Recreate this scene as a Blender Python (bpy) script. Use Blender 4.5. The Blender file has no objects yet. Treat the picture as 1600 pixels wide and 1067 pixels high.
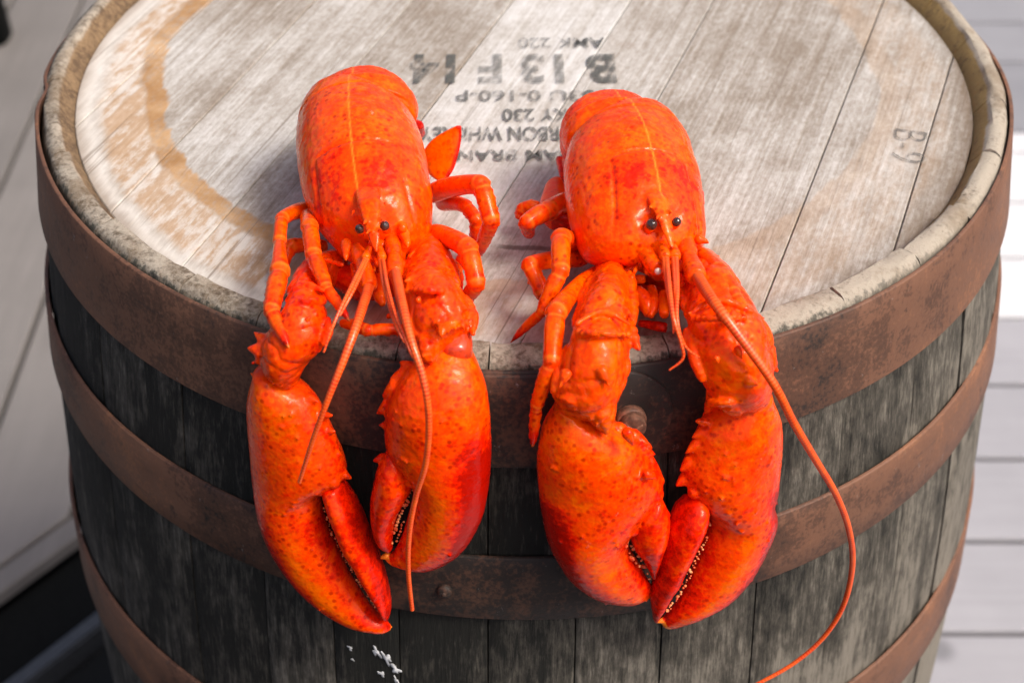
import bpy, bmesh, math, random
import numpy as np
from mathutils import Vector, Matrix
random.seed(7); rng = np.random.default_rng(7)
S = bpy.context.scene
COL = S.collection
R_ = math.radians

# ------------------------------------------------------------------ camera
H, HZ, R0, BULGE = 0.88, 0.869, 0.285, 0.0334      # barrel: rim height, head height, rim radius, belly
FPX, DIST, PITCH, ROLL, TX, TZ = 2500.0, 1.1075, 0.6942, 0.0024, -0.0067, 0.6568
cp, sp = math.cos(PITCH), math.sin(PITCH)
FWD = np.array([0, cp, -sp]); UP = np.array([0, sp, cp]); RT = np.array([1.0, 0, 0])
EYE = np.array([TX, 0, TZ]) - DIST * FWD
cr, sr = math.cos(ROLL), math.sin(ROLL)
cam = bpy.data.cameras.new('camera'); camo = bpy.data.objects.new('camera', cam); COL.objects.link(camo)
cx, cy = cr * RT + sr * UP, -sr * RT + cr * UP
M = Matrix.Identity(4)
for i in range(3):
    M[i][0], M[i][1], M[i][2], M[i][3] = cx[i], cy[i], -FWD[i], EYE[i]
camo.matrix_world = M
cam.sensor_width = 36; cam.lens = FPX / 1600 * 36
cam.clip_start = 0.05; cam.clip_end = 100
cam.dof.use_dof = True; cam.dof.focus_distance = 0.79; cam.dof.aperture_fstop = 9
S.camera = camo

# ------------------------------------------------------------------ sky, sun, exposure
SUN_DIR = Vector((0.55, -0.30, 0.85)).normalized()
elev = math.asin(SUN_DIR.z); az = math.atan2(SUN_DIR.x, SUN_DIR.y)
W = bpy.data.worlds.new('World'); S.world = W; W.use_nodes = True
nt = W.node_tree; nt.nodes.clear()
sky = nt.nodes.new('ShaderNodeTexSky'); sky.sky_type = 'NISHITA'; sky.sun_disc = False
sky.sun_elevation = elev; sky.sun_rotation = az; sky.air_density = 0.45; sky.dust_density = 5.0; sky.ozone_density = 0.0
bg = nt.nodes.new('ShaderNodeBackground'); bg.inputs['Strength'].default_value = 0.145
wo = nt.nodes.new('ShaderNodeOutputWorld')
nt.links.new(sky.outputs[0], bg.inputs[0]); nt.links.new(bg.outputs[0], wo.inputs[0])
sl = bpy.data.lights.new('sun', 'SUN'); sl.energy = 1.65; sl.angle = R_(18); sl.color = (1, 0.97, 0.905)
so = bpy.data.objects.new('sun', sl); COL.objects.link(so)
so.rotation_euler = SUN_DIR.to_track_quat('Z', 'Y').to_euler(); so.location = (2, -1, 3)
S.view_settings.view_transform = 'Standard'; S.view_settings.look = 'None'
S.view_settings.exposure = 0.52; S.view_settings.gamma = 1

# ------------------------------------------------------------------ geometry helpers
def nrm(v): return v / (np.linalg.norm(v) + 1e-12)
def ray(px, py):
    a, b = px - 800, py - 533.5
    u, v = cr * a + sr * b, -sr * a + cr * b
    return nrm(FWD + RT * u / FPX - UP * v / FPX)
def onz(px, py, z):
    d = ray(px, py); return EYE + d * (z - EYE[2]) / d[2]
def rad(z): return R0 + BULGE * (1 - ((z - H / 2) / (H / 2)) ** 2)
def sdf(X):                                         # distance to the solid barrel
    a = math.hypot(X[0], X[1]) - rad(min(max(X[2], 0), H)); b = X[2] - HZ
    if a > 0 and b > 0: return math.hypot(a, b)
    return max(a, b)
def grad(X):
    e = 1e-4
    return nrm(np.array([sdf(X + np.eye(3)[i] * e) - sdf(X - np.eye(3)[i] * e) for i in range(3)]))
def V(px, py, d):                                   # real point that stands d metres off the barrel
    r = ray(px, py); t = 0.3
    for _ in range(70):
        t += (sdf(EYE + r * t) - d) * 0.85
    return EYE + r * t
def mpx(X): return float((X - EYE) @ FWD) / FPX      # metres per picture pixel at X
def catmull(P, k):
    P = np.asarray(P, float); n = len(P)
    if n == 2: return np.array([P[0] + (P[1] - P[0]) * i / k for i in range(k + 1)])
    out = []
    for i in range(n - 1):
        p0, p1, p2, p3 = P[max(i - 1, 0)], P[i], P[i + 1], P[min(i + 2, n - 1)]
        for j in range(k):
            t = j / k
            out.append(0.5 * (2 * p1 + (p2 - p0) * t + (2 * p0 - 5 * p1 + 4 * p2 - p3) * t * t + (3 * p1 - p0 - 3 * p2 + p3) * t ** 3))
    out.append(P[-1]); return np.array(out)

class MB:
    def __init__(s): s.v = []; s.f = []
    def rings(s, rings):
        o = len(s.v); n = len(rings[0])
        for r in rings: s.v += [tuple(p) for p in r]
        for i in range(len(rings) - 1):
            for j in range(n):
                a, b = o + i * n + j, o + i * n + (j + 1) % n
                s.f.append((a, b, b + n, a + n))
        s.f.append(tuple(o + j for j in reversed(range(n))))
        s.f.append(tuple(o + (len(rings) - 1) * n + j for j in range(n)))
    def loft(s, C, U, N, a, b, n=48, e=0.9, cap=0.6):
        # C centres, U half-width vectors, N unit normals, a/b heights above/below
        C, U, N = map(np.asarray, (C, U, N)); a = np.asarray(a, float); b = np.asarray(b, float)
        ph = np.linspace(0, 2 * math.pi, n, endpoint=False)
        co = np.sign(np.cos(ph)) * np.abs(np.cos(ph)) ** e; si = np.sign(np.sin(ph)) * np.abs(np.sin(ph)) ** e
        def ring(c, u, nn, aa, bb):
            hgt = np.where(si > 0, si * aa, si * bb)
            return c + co[:, None] * u + hgt[:, None] * nn
        R = []
        def endcap(i, t, rev):
            r = min(np.linalg.norm(U[i]), (a[i] + b[i]) / 2) * cap; L = []
            for k in (0.35, 0.65, 0.88, 0.98):
                q = math.sqrt(1 - k * k); L.append(ring(C[i] + t * k * r, U[i] * q, N[i], a[i] * q, b[i] * q))
            return L[::-1] if rev else L
        R += endcap(0, nrm(C[0] - C[1]), True)
        for i in range(len(C)): R.append(ring(C[i], U[i], N[i], a[i], b[i]))
        R += endcap(len(C) - 1, nrm(C[-1] - C[-2]), False)
        # outward orientation
        if np.dot(np.cross(U[0], N[0]), C[-1] - C[0]) < 0: R = [r[::-1] for r in R]
        s.rings(R)
    def tube(s, P, r, k=4, n=12, smooth=True, cap=0.8):
        P = np.asarray(P, float); r = np.asarray(r, float)
        if smooth:
            q = catmull(np.column_stack([P, r]), k); P, r = q[:, :3], np.abs(q[:, 3])
        T = np.gradient(P, axis=0); T = np.array([nrm(t) for t in T])
        x = nrm(np.cross(T[0], [0.31, 0.2, 0.92])); U = []; N = []
        for i in range(len(P)):
            x = nrm(x - T[i] * (x @ T[i])); U.append(x * r[i]); N.append(np.cross(T[i], x))
        s.loft(P, U, N, r, r, n=n, e=1.0, cap=cap)
    def spike(s, A, B, r):
        A, B = np.asarray(A), np.asarray(B)
        s.tube([A, A + (B - A) * 0.5, B], [r, r * 0.62, r * 0.12], k=3, n=10)
    def ball(s, c, r, sx=1, ax=None, n=14):
        ax = np.array([0, 0, 1.0]) if ax is None else nrm(np.asarray(ax)); c = np.asarray(c)
        P = []; rr = []
        for k in np.linspace(-0.96, 0.96, 9): P.append(c + ax * k * r * sx); rr.append(r * math.sqrt(1 - k * k))
        s.tube(P, rr, smooth=False, n=n, cap=0.15)
    def box(s, lo, hi):
        o = len(s.v); x0, y0, z0 = lo; x1, y1, z1 = hi
        s.v += [(x0, y0, z0), (x1, y0, z0), (x1, y1, z0), (x0, y1, z0), (x0, y0, z1), (x1, y0, z1), (x1, y1, z1), (x0, y1, z1)]
        s.f += [tuple(o + i for i in q) for q in ((3, 2, 1, 0), (4, 5, 6, 7), (0, 1, 5, 4), (1, 2, 6, 5), (2, 3, 7, 6), (3, 0, 4, 7))]
    def mesh(s, name):
        m = bpy.data.meshes.new(name); m.from_pydata([tuple(map(float, p)) for p in s.v], [], [tuple(map(int, f)) for f in s.f]); m.update(); return m
def link(name, mesh, mat, parent=None, smooth=True):
    o = bpy.data.objects.new(name, mesh); COL.objects.link(o); mesh.materials.clear(); mesh.materials.append(mat)
    if smooth: mesh.polygons.foreach_set('use_smooth', [True] * len(mesh.polygons))
    if parent is not None:
        o.parent = parent; o.matrix_parent_inverse = parent.matrix_world.inverted()
    return o
from mathutils import noise as MN
def fuse(mb, voxel, smooth=3, disp=None, lump=(), crease=0.0):            # union of the solids in mb as one skin
    m = mb.mesh('tmp'); o = bpy.data.objects.new('tmp', m); COL.objects.link(o)
    md = o.modifiers.new('r', 'REMESH'); md.mode = 'VOXEL'; md.voxel_size = voxel
    if smooth:
        ms = o.modifiers.new('s', 'SMOOTH'); ms.factor = 0.5; ms.iterations = smooth
    dg = bpy.context.evaluated_depsgraph_get(); dg.update()
    me = bpy.data.meshes.new_from_object(o.evaluated_get(dg)); bpy.data.objects.remove(o)
    if lump:
        old = disp
        def disp(X, no, old=old):
            r = old(X, no) if old else np.zeros(len(X))
            for am, sc in lump:
                r = r + am * np.array([MN.noise((x * sc, y * sc, z * sc)) for x, y, z in X])
            if crease:
                q = np.array([MN.noise((x * 55 + 3, y * 55, z * 95)) for x, y, z in X]); r = r - crease * np.exp(-(q / .07) ** 2) + crease * .5 * np.abs(q) * 3
            return r
    if disp is not None:
        n = len(me.vertices); co = np.empty(n * 3); me.vertices.foreach_get('co', co); co = co.reshape(-1, 3)
        no = np.empty(n * 3); me.vertex_normals.foreach_get('vector', no); no = no.reshape(-1, 3)
        me.vertices.foreach_set('co', np.ascontiguousarray((co + no * disp(co, no)[:, None]).ravel(), dtype=np.float32)); me.update()
    return me
def verts(me):
    co = np.empty(len(me.vertices) * 3); me.vertices.foreach_get('co', co); return co.reshape(-1, 3)
def attr(me, name, vals):
    a = me.attributes.new(name, 'FLOAT', 'POINT'); a.data.foreach_set('value', np.ascontiguousarray(np.broadcast_to(np.asarray(vals, np.float32), (len(me.vertices),))))
def empty(name, loc, label, cat, group=None):
    o = bpy.data.objects.new(name, None); COL.objects.link(o); o.location = loc; o.empty_display_size = 0.05
    o['label'] = label; o['category'] = cat
    if group: o['group'] = group
    bpy.context.view_layer.update(); return o

# ------------------------------------------------------------------ material helpers
class Mat:
    def __init__(s, name):
        s.m = bpy.data.materials.new(name); s.m.use_nodes = True; s.t = s.m.node_tree; s.n = s.t.nodes
        s.b = s.n['Principled BSDF']; s.out = s.n['Material Output']
        s.obj = s.n.new('ShaderNodeTexCoord').outputs['Object']
    def put(s, sock, val):
        if hasattr(val, 'is_output'): s.t.links.new(val, sock)
        elif isinstance(val, tuple) and len(val) == 3 and sock.type == 'RGBA': sock.default_value = (*val, 1)
        else: sock.default_value = val
    def set(s, **k):
        for a, v in k.items(): s.put(s.b.inputs[a.replace('_', ' ')], v)
    def map(s, scale=(1, 1, 1), rot=(0, 0, 0), loc=(0, 0, 0), src=None):
        n = s.n.new('ShaderNodeMapping'); s.put(n.inputs[0], src or s.obj)
        n.inputs['Scale'].default_value = scale; n.inputs['Rotation'].default_value = rot; n.inputs['Location'].default_value = loc
        return n.outputs[0]
    def noise(s, scale, detail=4, rough=0.55, vec=None, dist=0.0):
        n = s.n.new('ShaderNodeTexNoise'); s.put(n.inputs['Vector'], vec or s.obj)
        n.inputs['Scale'].default_value = scale; n.inputs['Detail'].default_value = detail
        n.inputs['Roughness'].default_value = rough; n.inputs['Distortion'].default_value = dist
        return n.outputs['Fac']
    def voro(s, scale, vec=None, feat='F1', rnd=1.0):
        n = s.n.new('ShaderNodeTexVoronoi'); s.put(n.inputs['Vector'], vec or s.obj); n.feature = feat
        n.inputs['Scale'].default_value = scale; n.inputs['Randomness'].default_value = rnd; return n.outputs['Distance']
    def math(s, op, a, b=0.0, clamp=False):
        n = s.n.new('ShaderNodeMath'); n.operation = op; n.use_clamp = clamp; s.put(n.inputs[0], a); s.put(n.inputs[1], b); return n.outputs[0]
    def step(s, v, lo, hi):                          # smooth 0..1 between lo and hi
        n = s.n.new('ShaderNodeMapRange'); n.interpolation_type = 'SMOOTHSTEP'; s.put(n.inputs[0], v)
        n.inputs[1].default_value = lo; n.inputs[2].default_value = hi; return n.outputs[0]
    def mix(s, f, a, b):
        n = s.n.new('ShaderNodeMix'); n.data_type = 'RGBA'; s.put(n.inputs[0], f); s.put(n.inputs[6], a); s.put(n.inputs[7], b); return n.outputs[2]
    def attr(s, name):
        n = s.n.new('ShaderNodeAttribute'); n.attribute_name = name; return n.outputs['Fac']
    def sep(s, v=None):
        n = s.n.new('ShaderNodeSeparateXYZ'); s.put(n.inputs[0], v or s.obj); return n.outputs
    def rand(s): return s.n.new('ShaderNodeObjectInfo').outputs['Random']
    def bump(s, h, strength=0.3, dist=0.001, prev=None):
        n = s.n.new('ShaderNodeBump'); n.inputs['Strength'].default_value = strength; n.inputs['Distance'].default_value = dist
        s.put(n.inputs['Height'], h)
        if prev: s.put(n.inputs['Normal'], prev)
        return n.outputs[0]

def make_shell():
    s = Mat('boiled_shell'); red = s.attr('red'); pale = s.attr('pale')
    big = s.noise(42, 5, 0.62, dist=0.4); med = s.noise(170, 5, 0.65, dist=0.3); fin = s.noise(560, 3, 0.6)
    v = s.math('ADD', red, s.math('MULTIPLY', s.math('SUBTRACT', big, 0.5), 1.25))
    v = s.math('ADD', v, s.math('MULTIPLY', s.math('SUBTRACT', med, 0.5), 1.75))
    v = s.math('ADD', v, s.math('MULTIPLY', s.math('SUBTRACT', fin, 0.5), 0.95))
    c = s.mix(s.step(v, -0.35, 0.30), (0.97, 0.125, 0.0), (0.95, 0.055, 0.0))
    c = s.mix(s.step(v, 0.30, 0.70), c, (0.80, 0.012, 0.0))
    c = s.mix(s.step(v, 0.70, 1.10), c, (0.44, 0.004, 0.0))
    d = s.voro(260, s.map((1, 1, 1))); fre = s.math('SUBTRACT', 1.0, s.step(d, 0.14, 0.42))
    fre = s.math('MULTIPLY', fre, s.step(s.math('ADD', s.noise(52, 4), s.math('MULTIPLY', red, 0.22)), 0.42, 0.60))
    c = s.mix(s.math('MULTIPLY', fre, 0.74), c, (0.42, 0.004, 0.0))
    c = s.mix(pale, c, (0.95, 0.26, 0.02))
    scrap = s.math('MULTIPLY', s.step(s.noise(70, 6, 0.75, dist=0.8), 0.63, 0.70), s.step(s.noise(24, 2), 0.50, 0.60))
    c = s.mix(s.math('MULTIPLY', scrap, 0.55), c, (0.92, 0.36, 0.20))
    wet = s.noise(60, 4, 0.6)
    s.set(Base_Color=c, Roughness=s.math('ADD', 0.17, s.math('ADD', s.math('MULTIPLY', s.step(wet, 0.40, 0.65), 0.22), s.math('MULTIPLY', med, 0.12))), Specular_IOR_Level=0.34, Specular_Tint=(1.0, 0.42, 0.25),
          Coat_Weight=0.18, Coat_Roughness=0.07, Subsurface_Weight=0.04, Subsurface_Scale=0.003)
    s.b.inputs['Subsurface Radius'].default_value = (1, 0.25, 0.05)
    b = s.bump(med, 0.20, 0.0014); b = s.bump(s.voro(420), 0.20, 0.0007, b); b = s.bump(fre, -0.3, 0.0005, b); b = s.bump(big, 0.2, 0.004, b); b = s.bump(scrap, 0.35, 0.0008, b); s.set(Normal=b); return s.m
def simple(name, col, rough=0.4, dark=None, **k):
    s = Mat(name); n = s.step(s.noise(300, 3), .3, .7); c2 = dark or tuple(x * 0.6 for x in col)
    s.set(Base_Color=s.mix(n, c2, col), Roughness=rough, **k); return s.m
SHELL = make_shell()
def make_feeler():
    s = Mat('feeler_shell'); n = s.noise(160, 4); c = s.mix(s.step(n, .35, .65), (0.92, 0.085, 0.0), (0.80, 0.026, 0.0)); c = s.mix(s.attr('ring'), c, (0.95, 0.16, 0.03))
    s.set(Base_Color=c, Roughness=0.32, Coat_Weight=0.15); return s.m
FEELER = make_feeler()
EYEM = Mat('eye_black'); EYEM.set(Base_Color=EYEM.mix(EYEM.noise(500, 2), (0.014, 0.007, 0.006), (0.09, 0.045, 0.035)), Roughness=0.10, Coat_Weight=0.6); EYEM = EYEM.m
TOOTH = simple('tooth_horn', (0.95, 0.40, 0.15), 0.35, dark=(0.80, 0.06, 0.005))
MEMB = simple('joint_skin', (0.86, 0.075, 0.02), 0.22, Coat_Weight=0.3)
BOLT = simple('rusty_bolt_iron', (0.26, 0.125, 0.075), 0.55, dark=(0.10, 0.05, 0.032), Metallic=0.2)
FLESH = simple('broken_flesh', (0.85, 0.62, 0.52), 0.25, Coat_Weight=0.5)

def make_head_wood():
    s = Mat('weathered_head_oak'); x, y, z = s.sep()
    r = s.math('SQRT', s.math('ADD', s.math('MULTIPLY', x, x), s.math('MULTIPLY', y, y)))
    xo, yo = s.math('ADD', x, 0.003), s.math('ADD', y, -0.012); r2 = s.math('SQRT', s.math('ADD', s.math('MULTIPLY', xo, xo), s.math('MULTIPLY', yo, yo)))
    t = s.attr('tone'); ang = R_(70); va = s.n.new('ShaderNodeVectorMath'); va.operation = 'ADD'; cb_ = s.n.new('ShaderNodeCombineXYZ'); s.put(cb_.inputs[0], s.math('MULTIPLY', t, 3.7)); s.put(cb_.inputs[1], s.math('MULTIPLY', t, 5.3))
    s.put(va.inputs[0], s.map((1, 1, 1), (0, 0, -ang))); s.put(va.inputs[1], cb_.outputs[0]); g = va.outputs[0]   # local x runs along the boards
    gv = s.map((5, 150, 5), (0, 0, 0), src=g); gr = s.noise(1.0, 6, 0.65, gv, 0.3)
    gv2 = s.map((14, 420, 14), src=g); gr2 = s.noise(1.0, 4, 0.6, gv2)
    blot = s.noise(11, 5, 0.6); blot2 = s.noise(42, 5, 0.62)
    base = s.math('ADD', s.math('MULTIPLY', gr, 0.42), s.math('ADD', s.math('ADD', s.math('MULTIPLY', gr2, 0.46), -0.08), s.math('MULTIPLY', blot2, 0.35)))
    spk = s.noise(330, 4, 0.75, s.map((0.6, 1.3, 1), src=g)); base = s.math('ADD', base, s.math('MULTIPLY', s.math('SUBTRACT', spk, 0.5), 0.60))
    base = s.math('ADD', base, s.math('MULTIPLY', s.math('SUBTRACT', blot, 0.5), 0.55))
    base = s.math('ADD', base, t)
    c = s.mix(s.step(base, 0.30, 0.75), (0.23, 0.185, 0.142), (0.45, 0.42, 0.38))
    c = s.mix(s.step(base, 0.60, 0.95), c, (0.61, 0.595, 0.57))
    dark = s.step(s.noise(16, 6, 0.7, s.map((1, 1, 1), loc=(3, 1, 0))), 0.60, 0.74)
    c = s.mix(s.math('MULTIPLY', dark, 0.45), c, (0.24, 0.175, 0.125))
    # tan ring stain left by a pail and rusty patches outside it, mostly on the left
    left = s.step(x, 0.05, -0.12); side = s.math('ADD', 0.30, s.math('MULTIPLY', left, 0.70))
    rn = s.math('ADD', r, s.math('MULTIPLY', s.math('SUBTRACT', s.noise(14, 4), 0.5), 0.016))
    rn = s.math('ADD', rn, s.math('MULTIPLY', s.math('SUBTRACT', gr, 0.5), 0.012))
    rn2 = s.math('ADD', r2, s.math('SUBTRACT', rn, r)); ring = s.math('MULTIPLY', s.step(rn2, 0.2150, 0.2180), s.step(rn2, 0.2315, 0.2265))
    ring = s.math('MULTIPLY', ring, side)
    c = s.mix(s.math('MULTIPLY', ring, s.step(s.math('ADD', s.math('MULTIPLY', spk, 0.6), s.math('MULTIPLY', gr, 0.5)), 0.30, 0.60)), c, s.mix(s.step(blot2, .3, .7), (0.33, 0.18, 0.075), (0.50, 0.32, 0.17)))
    zone = s.math('MULTIPLY', s.math('MULTIPLY', s.step(rn2, 0.2270, 0.2310), s.step(rn, 0.258, 0.249)), side)
    patch = s.step(s.math('ADD', s.math('MULTIPLY', gr, 0.6), s.math('MULTIPLY', s.noise(60, 5, 0.7, s.map((1, 2.2, 1), src=g)), 0.6)), 0.50, 0.67)
    c = s.mix(s.math('MULTIPLY', zone, 0.60), c, s.mix(patch, (0.72, 0.66, 0.59), (0.46, 0.26, 0.11)))
    edge = s.step(rn, 0.250, 0.262); c = s.mix(s.math('MULTIPLY', s.math('MULTIPLY', edge, left), 0.7), c, (0.70, 0.66, 0.60))
    margin = s.step(rn, 0.258, 0.268); c = s.mix(s.math('MULTIPLY', margin, 0.55), c, (0.16, 0.10, 0.055))  # outer margin of the head darkens to brown
    crack = s.math('MULTIPLY', s.step(s.noise(1.0, 3, 0.6, s.map((5, 380, 3), loc=(0, 7, 0), src=g)), 0.64, 0.70), 0.55)
    c = s.mix(crack, c, (0.16, 0.12, 0.09))
    q0, q1 = onz(768, 383, HZ), onz(880, 390, HZ); L = float(np.linalg.norm(q1 - q0)); an = math.atan2(q1[1] - q0[1], q1[0] - q0[0])   # dark leg shadow between the lobsters, painted into the wood
    lx, ly, lz = s.sep(s.map((1, 1, 1), (0, 0, 0), src=s.obj))
    ux = s.math('ADD', s.math('MULTIPLY', s.math('SUBTRACT', lx, float(q0[0])), math.cos(an)), s.math('MULTIPLY', s.math('SUBTRACT', ly, float(q0[1])), math.sin(an)))
    uy = s.math('ABSOLUTE', s.math('ADD', s.math('SUBTRACT', s.math('MULTIPLY', s.math('SUBTRACT', ly, float(q0[1])), math.cos(an)), s.math('MULTIPLY', s.math('SUBTRACT', lx, float(q0[0])), math.sin(an))), s.math('MULTIPLY', s.math('SUBTRACT', blot2, 0.5), 0.006)))
    mk = s.math('MULTIPLY', s.math('MULTIPLY', s.step(ux, 0.0, 0.008), s.step(ux, L, L - .01)), s.step(uy, 0.0032, 0.0010))
    c = s.mix(s.math('MULTIPLY', mk, 0.75), c, (0.10, 0.075, 0.055))
    s.set(Base_Color=c, Roughness=0.82, Specular_IOR_Level=0.25)
    b = s.bump(gr, 0.5, 0.0012); b = s.bump(gr2, 0.5, 0.0006, b); s.set(Normal=b); return s.m
def make_stave_wood():
    s = Mat('blackened_stave_oak'); x, y, z = s.sep()
    r = s.math('SQRT', s.math('ADD', s.math('MULTIPLY', x, x), s.math('MULTIPLY', y, y)))
    rnd = s.rand()
    gv = s.map((120, 120, 5)); gr = s.noise(1.0, 6, 0.68, gv, 0.2); gv2 = s.map((600, 600, 36)); gr2 = s.noise(1.0, 6, 0.75, gv2)
    blot = s.noise(9, 5, 0.65, s.map((1, 1, 0.45))); blot2 = s.noise(34, 5, 0.65, s.map((1, 1, 0.35)))
    v = s.math('ADD', s.math('MULTIPLY', gr, 0.75), s.math('SUBTRACT', s.math('MULTIPLY', gr2, 0.75), 0.28))
    v = s.math('ADD', v, s.math('MULTIPLY', s.math('SUBTRACT', blot, 0.5), 0.9)); v = s.math('ADD', v, s.math('MULTIPLY', s.math('SUBTRACT', blot2, 0.5), 0.9)); v = s.math('ADD', v, s.math('MULTIPLY', s.math('SUBTRACT', s.noise(150, 4, 0.7, s.map((1, 1, .5))), 0.5), 0.6))
    v = s.math('ADD', v, s.math('MULTIPLY', s.math('SUBTRACT', rnd, 0.5), 0.20))
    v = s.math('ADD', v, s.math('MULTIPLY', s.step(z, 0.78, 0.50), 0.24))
    v = s.math('ADD', v, s.math('MULTIPLY', s.step(x, -0.06, 0.26), 0.26))  # staves lighter to the right: side light painted into the wood colour
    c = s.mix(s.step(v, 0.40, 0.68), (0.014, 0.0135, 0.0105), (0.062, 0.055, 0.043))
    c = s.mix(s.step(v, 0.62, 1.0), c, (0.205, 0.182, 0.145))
    fib = s.step(s.noise(1, 4, 0.7, s.map((430, 430, 9), loc=(1, 5, 2))), 0.56, 0.68); c = s.mix(s.math('MULTIPLY', fib, s.math('ADD', 0.12, s.math('MULTIPLY', s.step(v, 0.45, 0.8), 0.35))), c, (0.27, 0.24, 0.19))
    scr = s.step(s.noise(1, 3, 0.6, s.map((160, 160, 2.5), loc=(4, 2, 1))), 0.66, 0.74); c = s.mix(s.math('MULTIPLY', scr, 0.45), c, (0.010, 0.010, 0.009))
    # chime: bleached end grain on top, black mould creeping up the outside, brown bevel inside
    n1 = s.noise(60, 5, 0.7); n2 = s.noise(1, 4, 0.7, s.map((260, 260, 40)))
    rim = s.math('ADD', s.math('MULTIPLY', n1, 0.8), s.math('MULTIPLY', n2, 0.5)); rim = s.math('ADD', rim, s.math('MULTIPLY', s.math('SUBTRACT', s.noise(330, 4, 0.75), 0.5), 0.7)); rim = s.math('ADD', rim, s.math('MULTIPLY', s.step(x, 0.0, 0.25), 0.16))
    crim = s.mix(s.step(rim, 0.42, 0.80), (0.10, 0.072, 0.046), (0.41, 0.355, 0.28)); crim = s.mix(s.math('MULTIPLY', s.step(s.noise(22, 5, 0.7), 0.48, 0.66), 0.6), crim, (0.17, 0.115, 0.065))
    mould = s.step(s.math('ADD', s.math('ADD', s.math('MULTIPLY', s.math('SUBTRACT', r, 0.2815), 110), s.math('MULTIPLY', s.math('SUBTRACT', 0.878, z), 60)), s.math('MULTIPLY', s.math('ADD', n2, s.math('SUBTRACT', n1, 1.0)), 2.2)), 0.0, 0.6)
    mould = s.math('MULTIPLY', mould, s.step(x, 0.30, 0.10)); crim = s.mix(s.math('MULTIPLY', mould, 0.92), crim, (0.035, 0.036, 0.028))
    bev = s.math('MULTIPLY', s.step(s.math('ADD', z, s.math('MULTIPLY', s.math('SUBTRACT', n1, 0.5), 0.003)), 0.8788, 0.8768), s.step(r, 0.279, 0.277))
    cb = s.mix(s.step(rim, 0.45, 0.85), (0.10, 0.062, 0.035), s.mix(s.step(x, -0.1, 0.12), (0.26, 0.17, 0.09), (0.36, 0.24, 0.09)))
    crim = s.mix(bev, crim, cb)
    c = s.mix(s.step(z, 0.866, 0.870), c, crim)
    c = s.mix(s.step(r, 0.279, 0.277), c, crim)
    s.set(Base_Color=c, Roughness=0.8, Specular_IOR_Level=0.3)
    b = s.bump(gr, 0.7, 0.002); b = s.bump(gr2, 0.6, 0.001, b); s.set(Normal=b); return s.m
def make_rust():
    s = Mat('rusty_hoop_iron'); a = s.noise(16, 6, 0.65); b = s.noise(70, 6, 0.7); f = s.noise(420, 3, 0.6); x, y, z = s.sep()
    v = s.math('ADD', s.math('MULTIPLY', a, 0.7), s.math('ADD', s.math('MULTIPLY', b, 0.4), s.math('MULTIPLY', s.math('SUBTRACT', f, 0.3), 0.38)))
    v = s.math('ADD', v, s.math('MULTIPLY', s.step(s.math('ABSOLUTE', x), 0.03, 0.24), 0.26)); v = s.math('SUBTRACT', v, 0.07)  # hoop middle darker: shade at the front painted into the rust colour
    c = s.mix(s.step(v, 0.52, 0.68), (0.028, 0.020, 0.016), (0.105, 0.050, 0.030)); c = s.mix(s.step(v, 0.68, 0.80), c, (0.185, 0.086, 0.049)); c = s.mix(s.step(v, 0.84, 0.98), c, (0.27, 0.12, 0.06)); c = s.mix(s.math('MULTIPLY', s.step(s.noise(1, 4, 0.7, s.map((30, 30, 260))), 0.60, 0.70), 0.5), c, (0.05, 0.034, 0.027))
    pit = s.step(s.noise(95, 4, 0.6, s.map((1, 1, 0.7))), 0.66, 0.73); c = s.mix(s.math('MULTIPLY', pit, 0.7), c, (0.035, 0.022, 0.018))
    fleck = s.step(s.noise(190, 5, 0.75, s.map((1, 1, .6))), 0.66, 0.70); c = s.mix(s.math('MULTIPLY', fleck, 0.45), c, (0.40, 0.36, 0.33))
    s.set(Base_Color=c, Roughness=s.math('ADD', 0.48, s.math('MULTIPLY', b, 0.3)), Metallic=0.25)
    s.set(Normal=s.bump(s.math('ADD', b, s.math('MULTIPLY', f, 0.4)), 0.35, 0.0012)); return s.m
def make_ink(name='worn_stencil_ink', k=1.0):
    s = Mat(name); g = s.map((6, 240, 6), src=s.map((1, 1, 1), (0, 0, -R_(70))))
    n = s.math('ADD', s.math('MULTIPLY', s.noise(1, 4, 0.65, g), 0.6), s.math('MULTIPLY', s.noise(110, 4, 0.7), 0.5))
    x, y, z = s.sep(); fade = s.math('MULTIPLY', s.math('MULTIPLY', s.step(x, -0.040, -0.026), s.step(x, 0.036, 0.022)), s.step(y, -0.05, -0.015))
    keep = s.math('SUBTRACT', 0.88, s.math('MULTIPLY', fade, 0.38)); keep = s.math('MULTIPLY', keep, s.step(n, 0.70, 0.50))
    s.set(Base_Color=s.mix(n, (0.05, 0.052, 0.045), (0.12, 0.12, 0.11)), Roughness=0.85, Alpha=s.math('MULTIPLY', keep, k)); return s.m
def make_deck(name, lo, hi, gscale):
    s = Mat(name); n = s.noise(1, 6, 0.65, s.map(gscale)); b = s.noise(7, 5, 0.6); r = s.rand()
    v = s.math('ADD', s.math('MULTIPLY', n, 0.5), s.math('ADD', s.math('MULTIPLY', b, 0.5), s.math('MULTIPLY', s.math('SUBTRACT', r, 0.5), 0.25)))
    kn = s.step(s.voro(4.2), 0.10, 0.03); c = s.mix(s.step(v, 0.25, 0.8), lo, hi); c = s.mix(s.math('MULTIPLY', kn, 0.55), c, tuple(q * 0.3 for q in lo))
    s.set(Base_Color=c, Roughness=0.75); s.set(Normal=s.bump(n, 0.4, 0.002)); return s.m
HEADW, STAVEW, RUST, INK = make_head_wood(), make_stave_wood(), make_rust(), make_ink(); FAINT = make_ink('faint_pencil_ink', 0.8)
DECK_L = make_deck('taupe_deck_board', (0.155, 0.142, 0.130), (0.225, 0.206, 0.19), (60, 4, 60))
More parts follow.
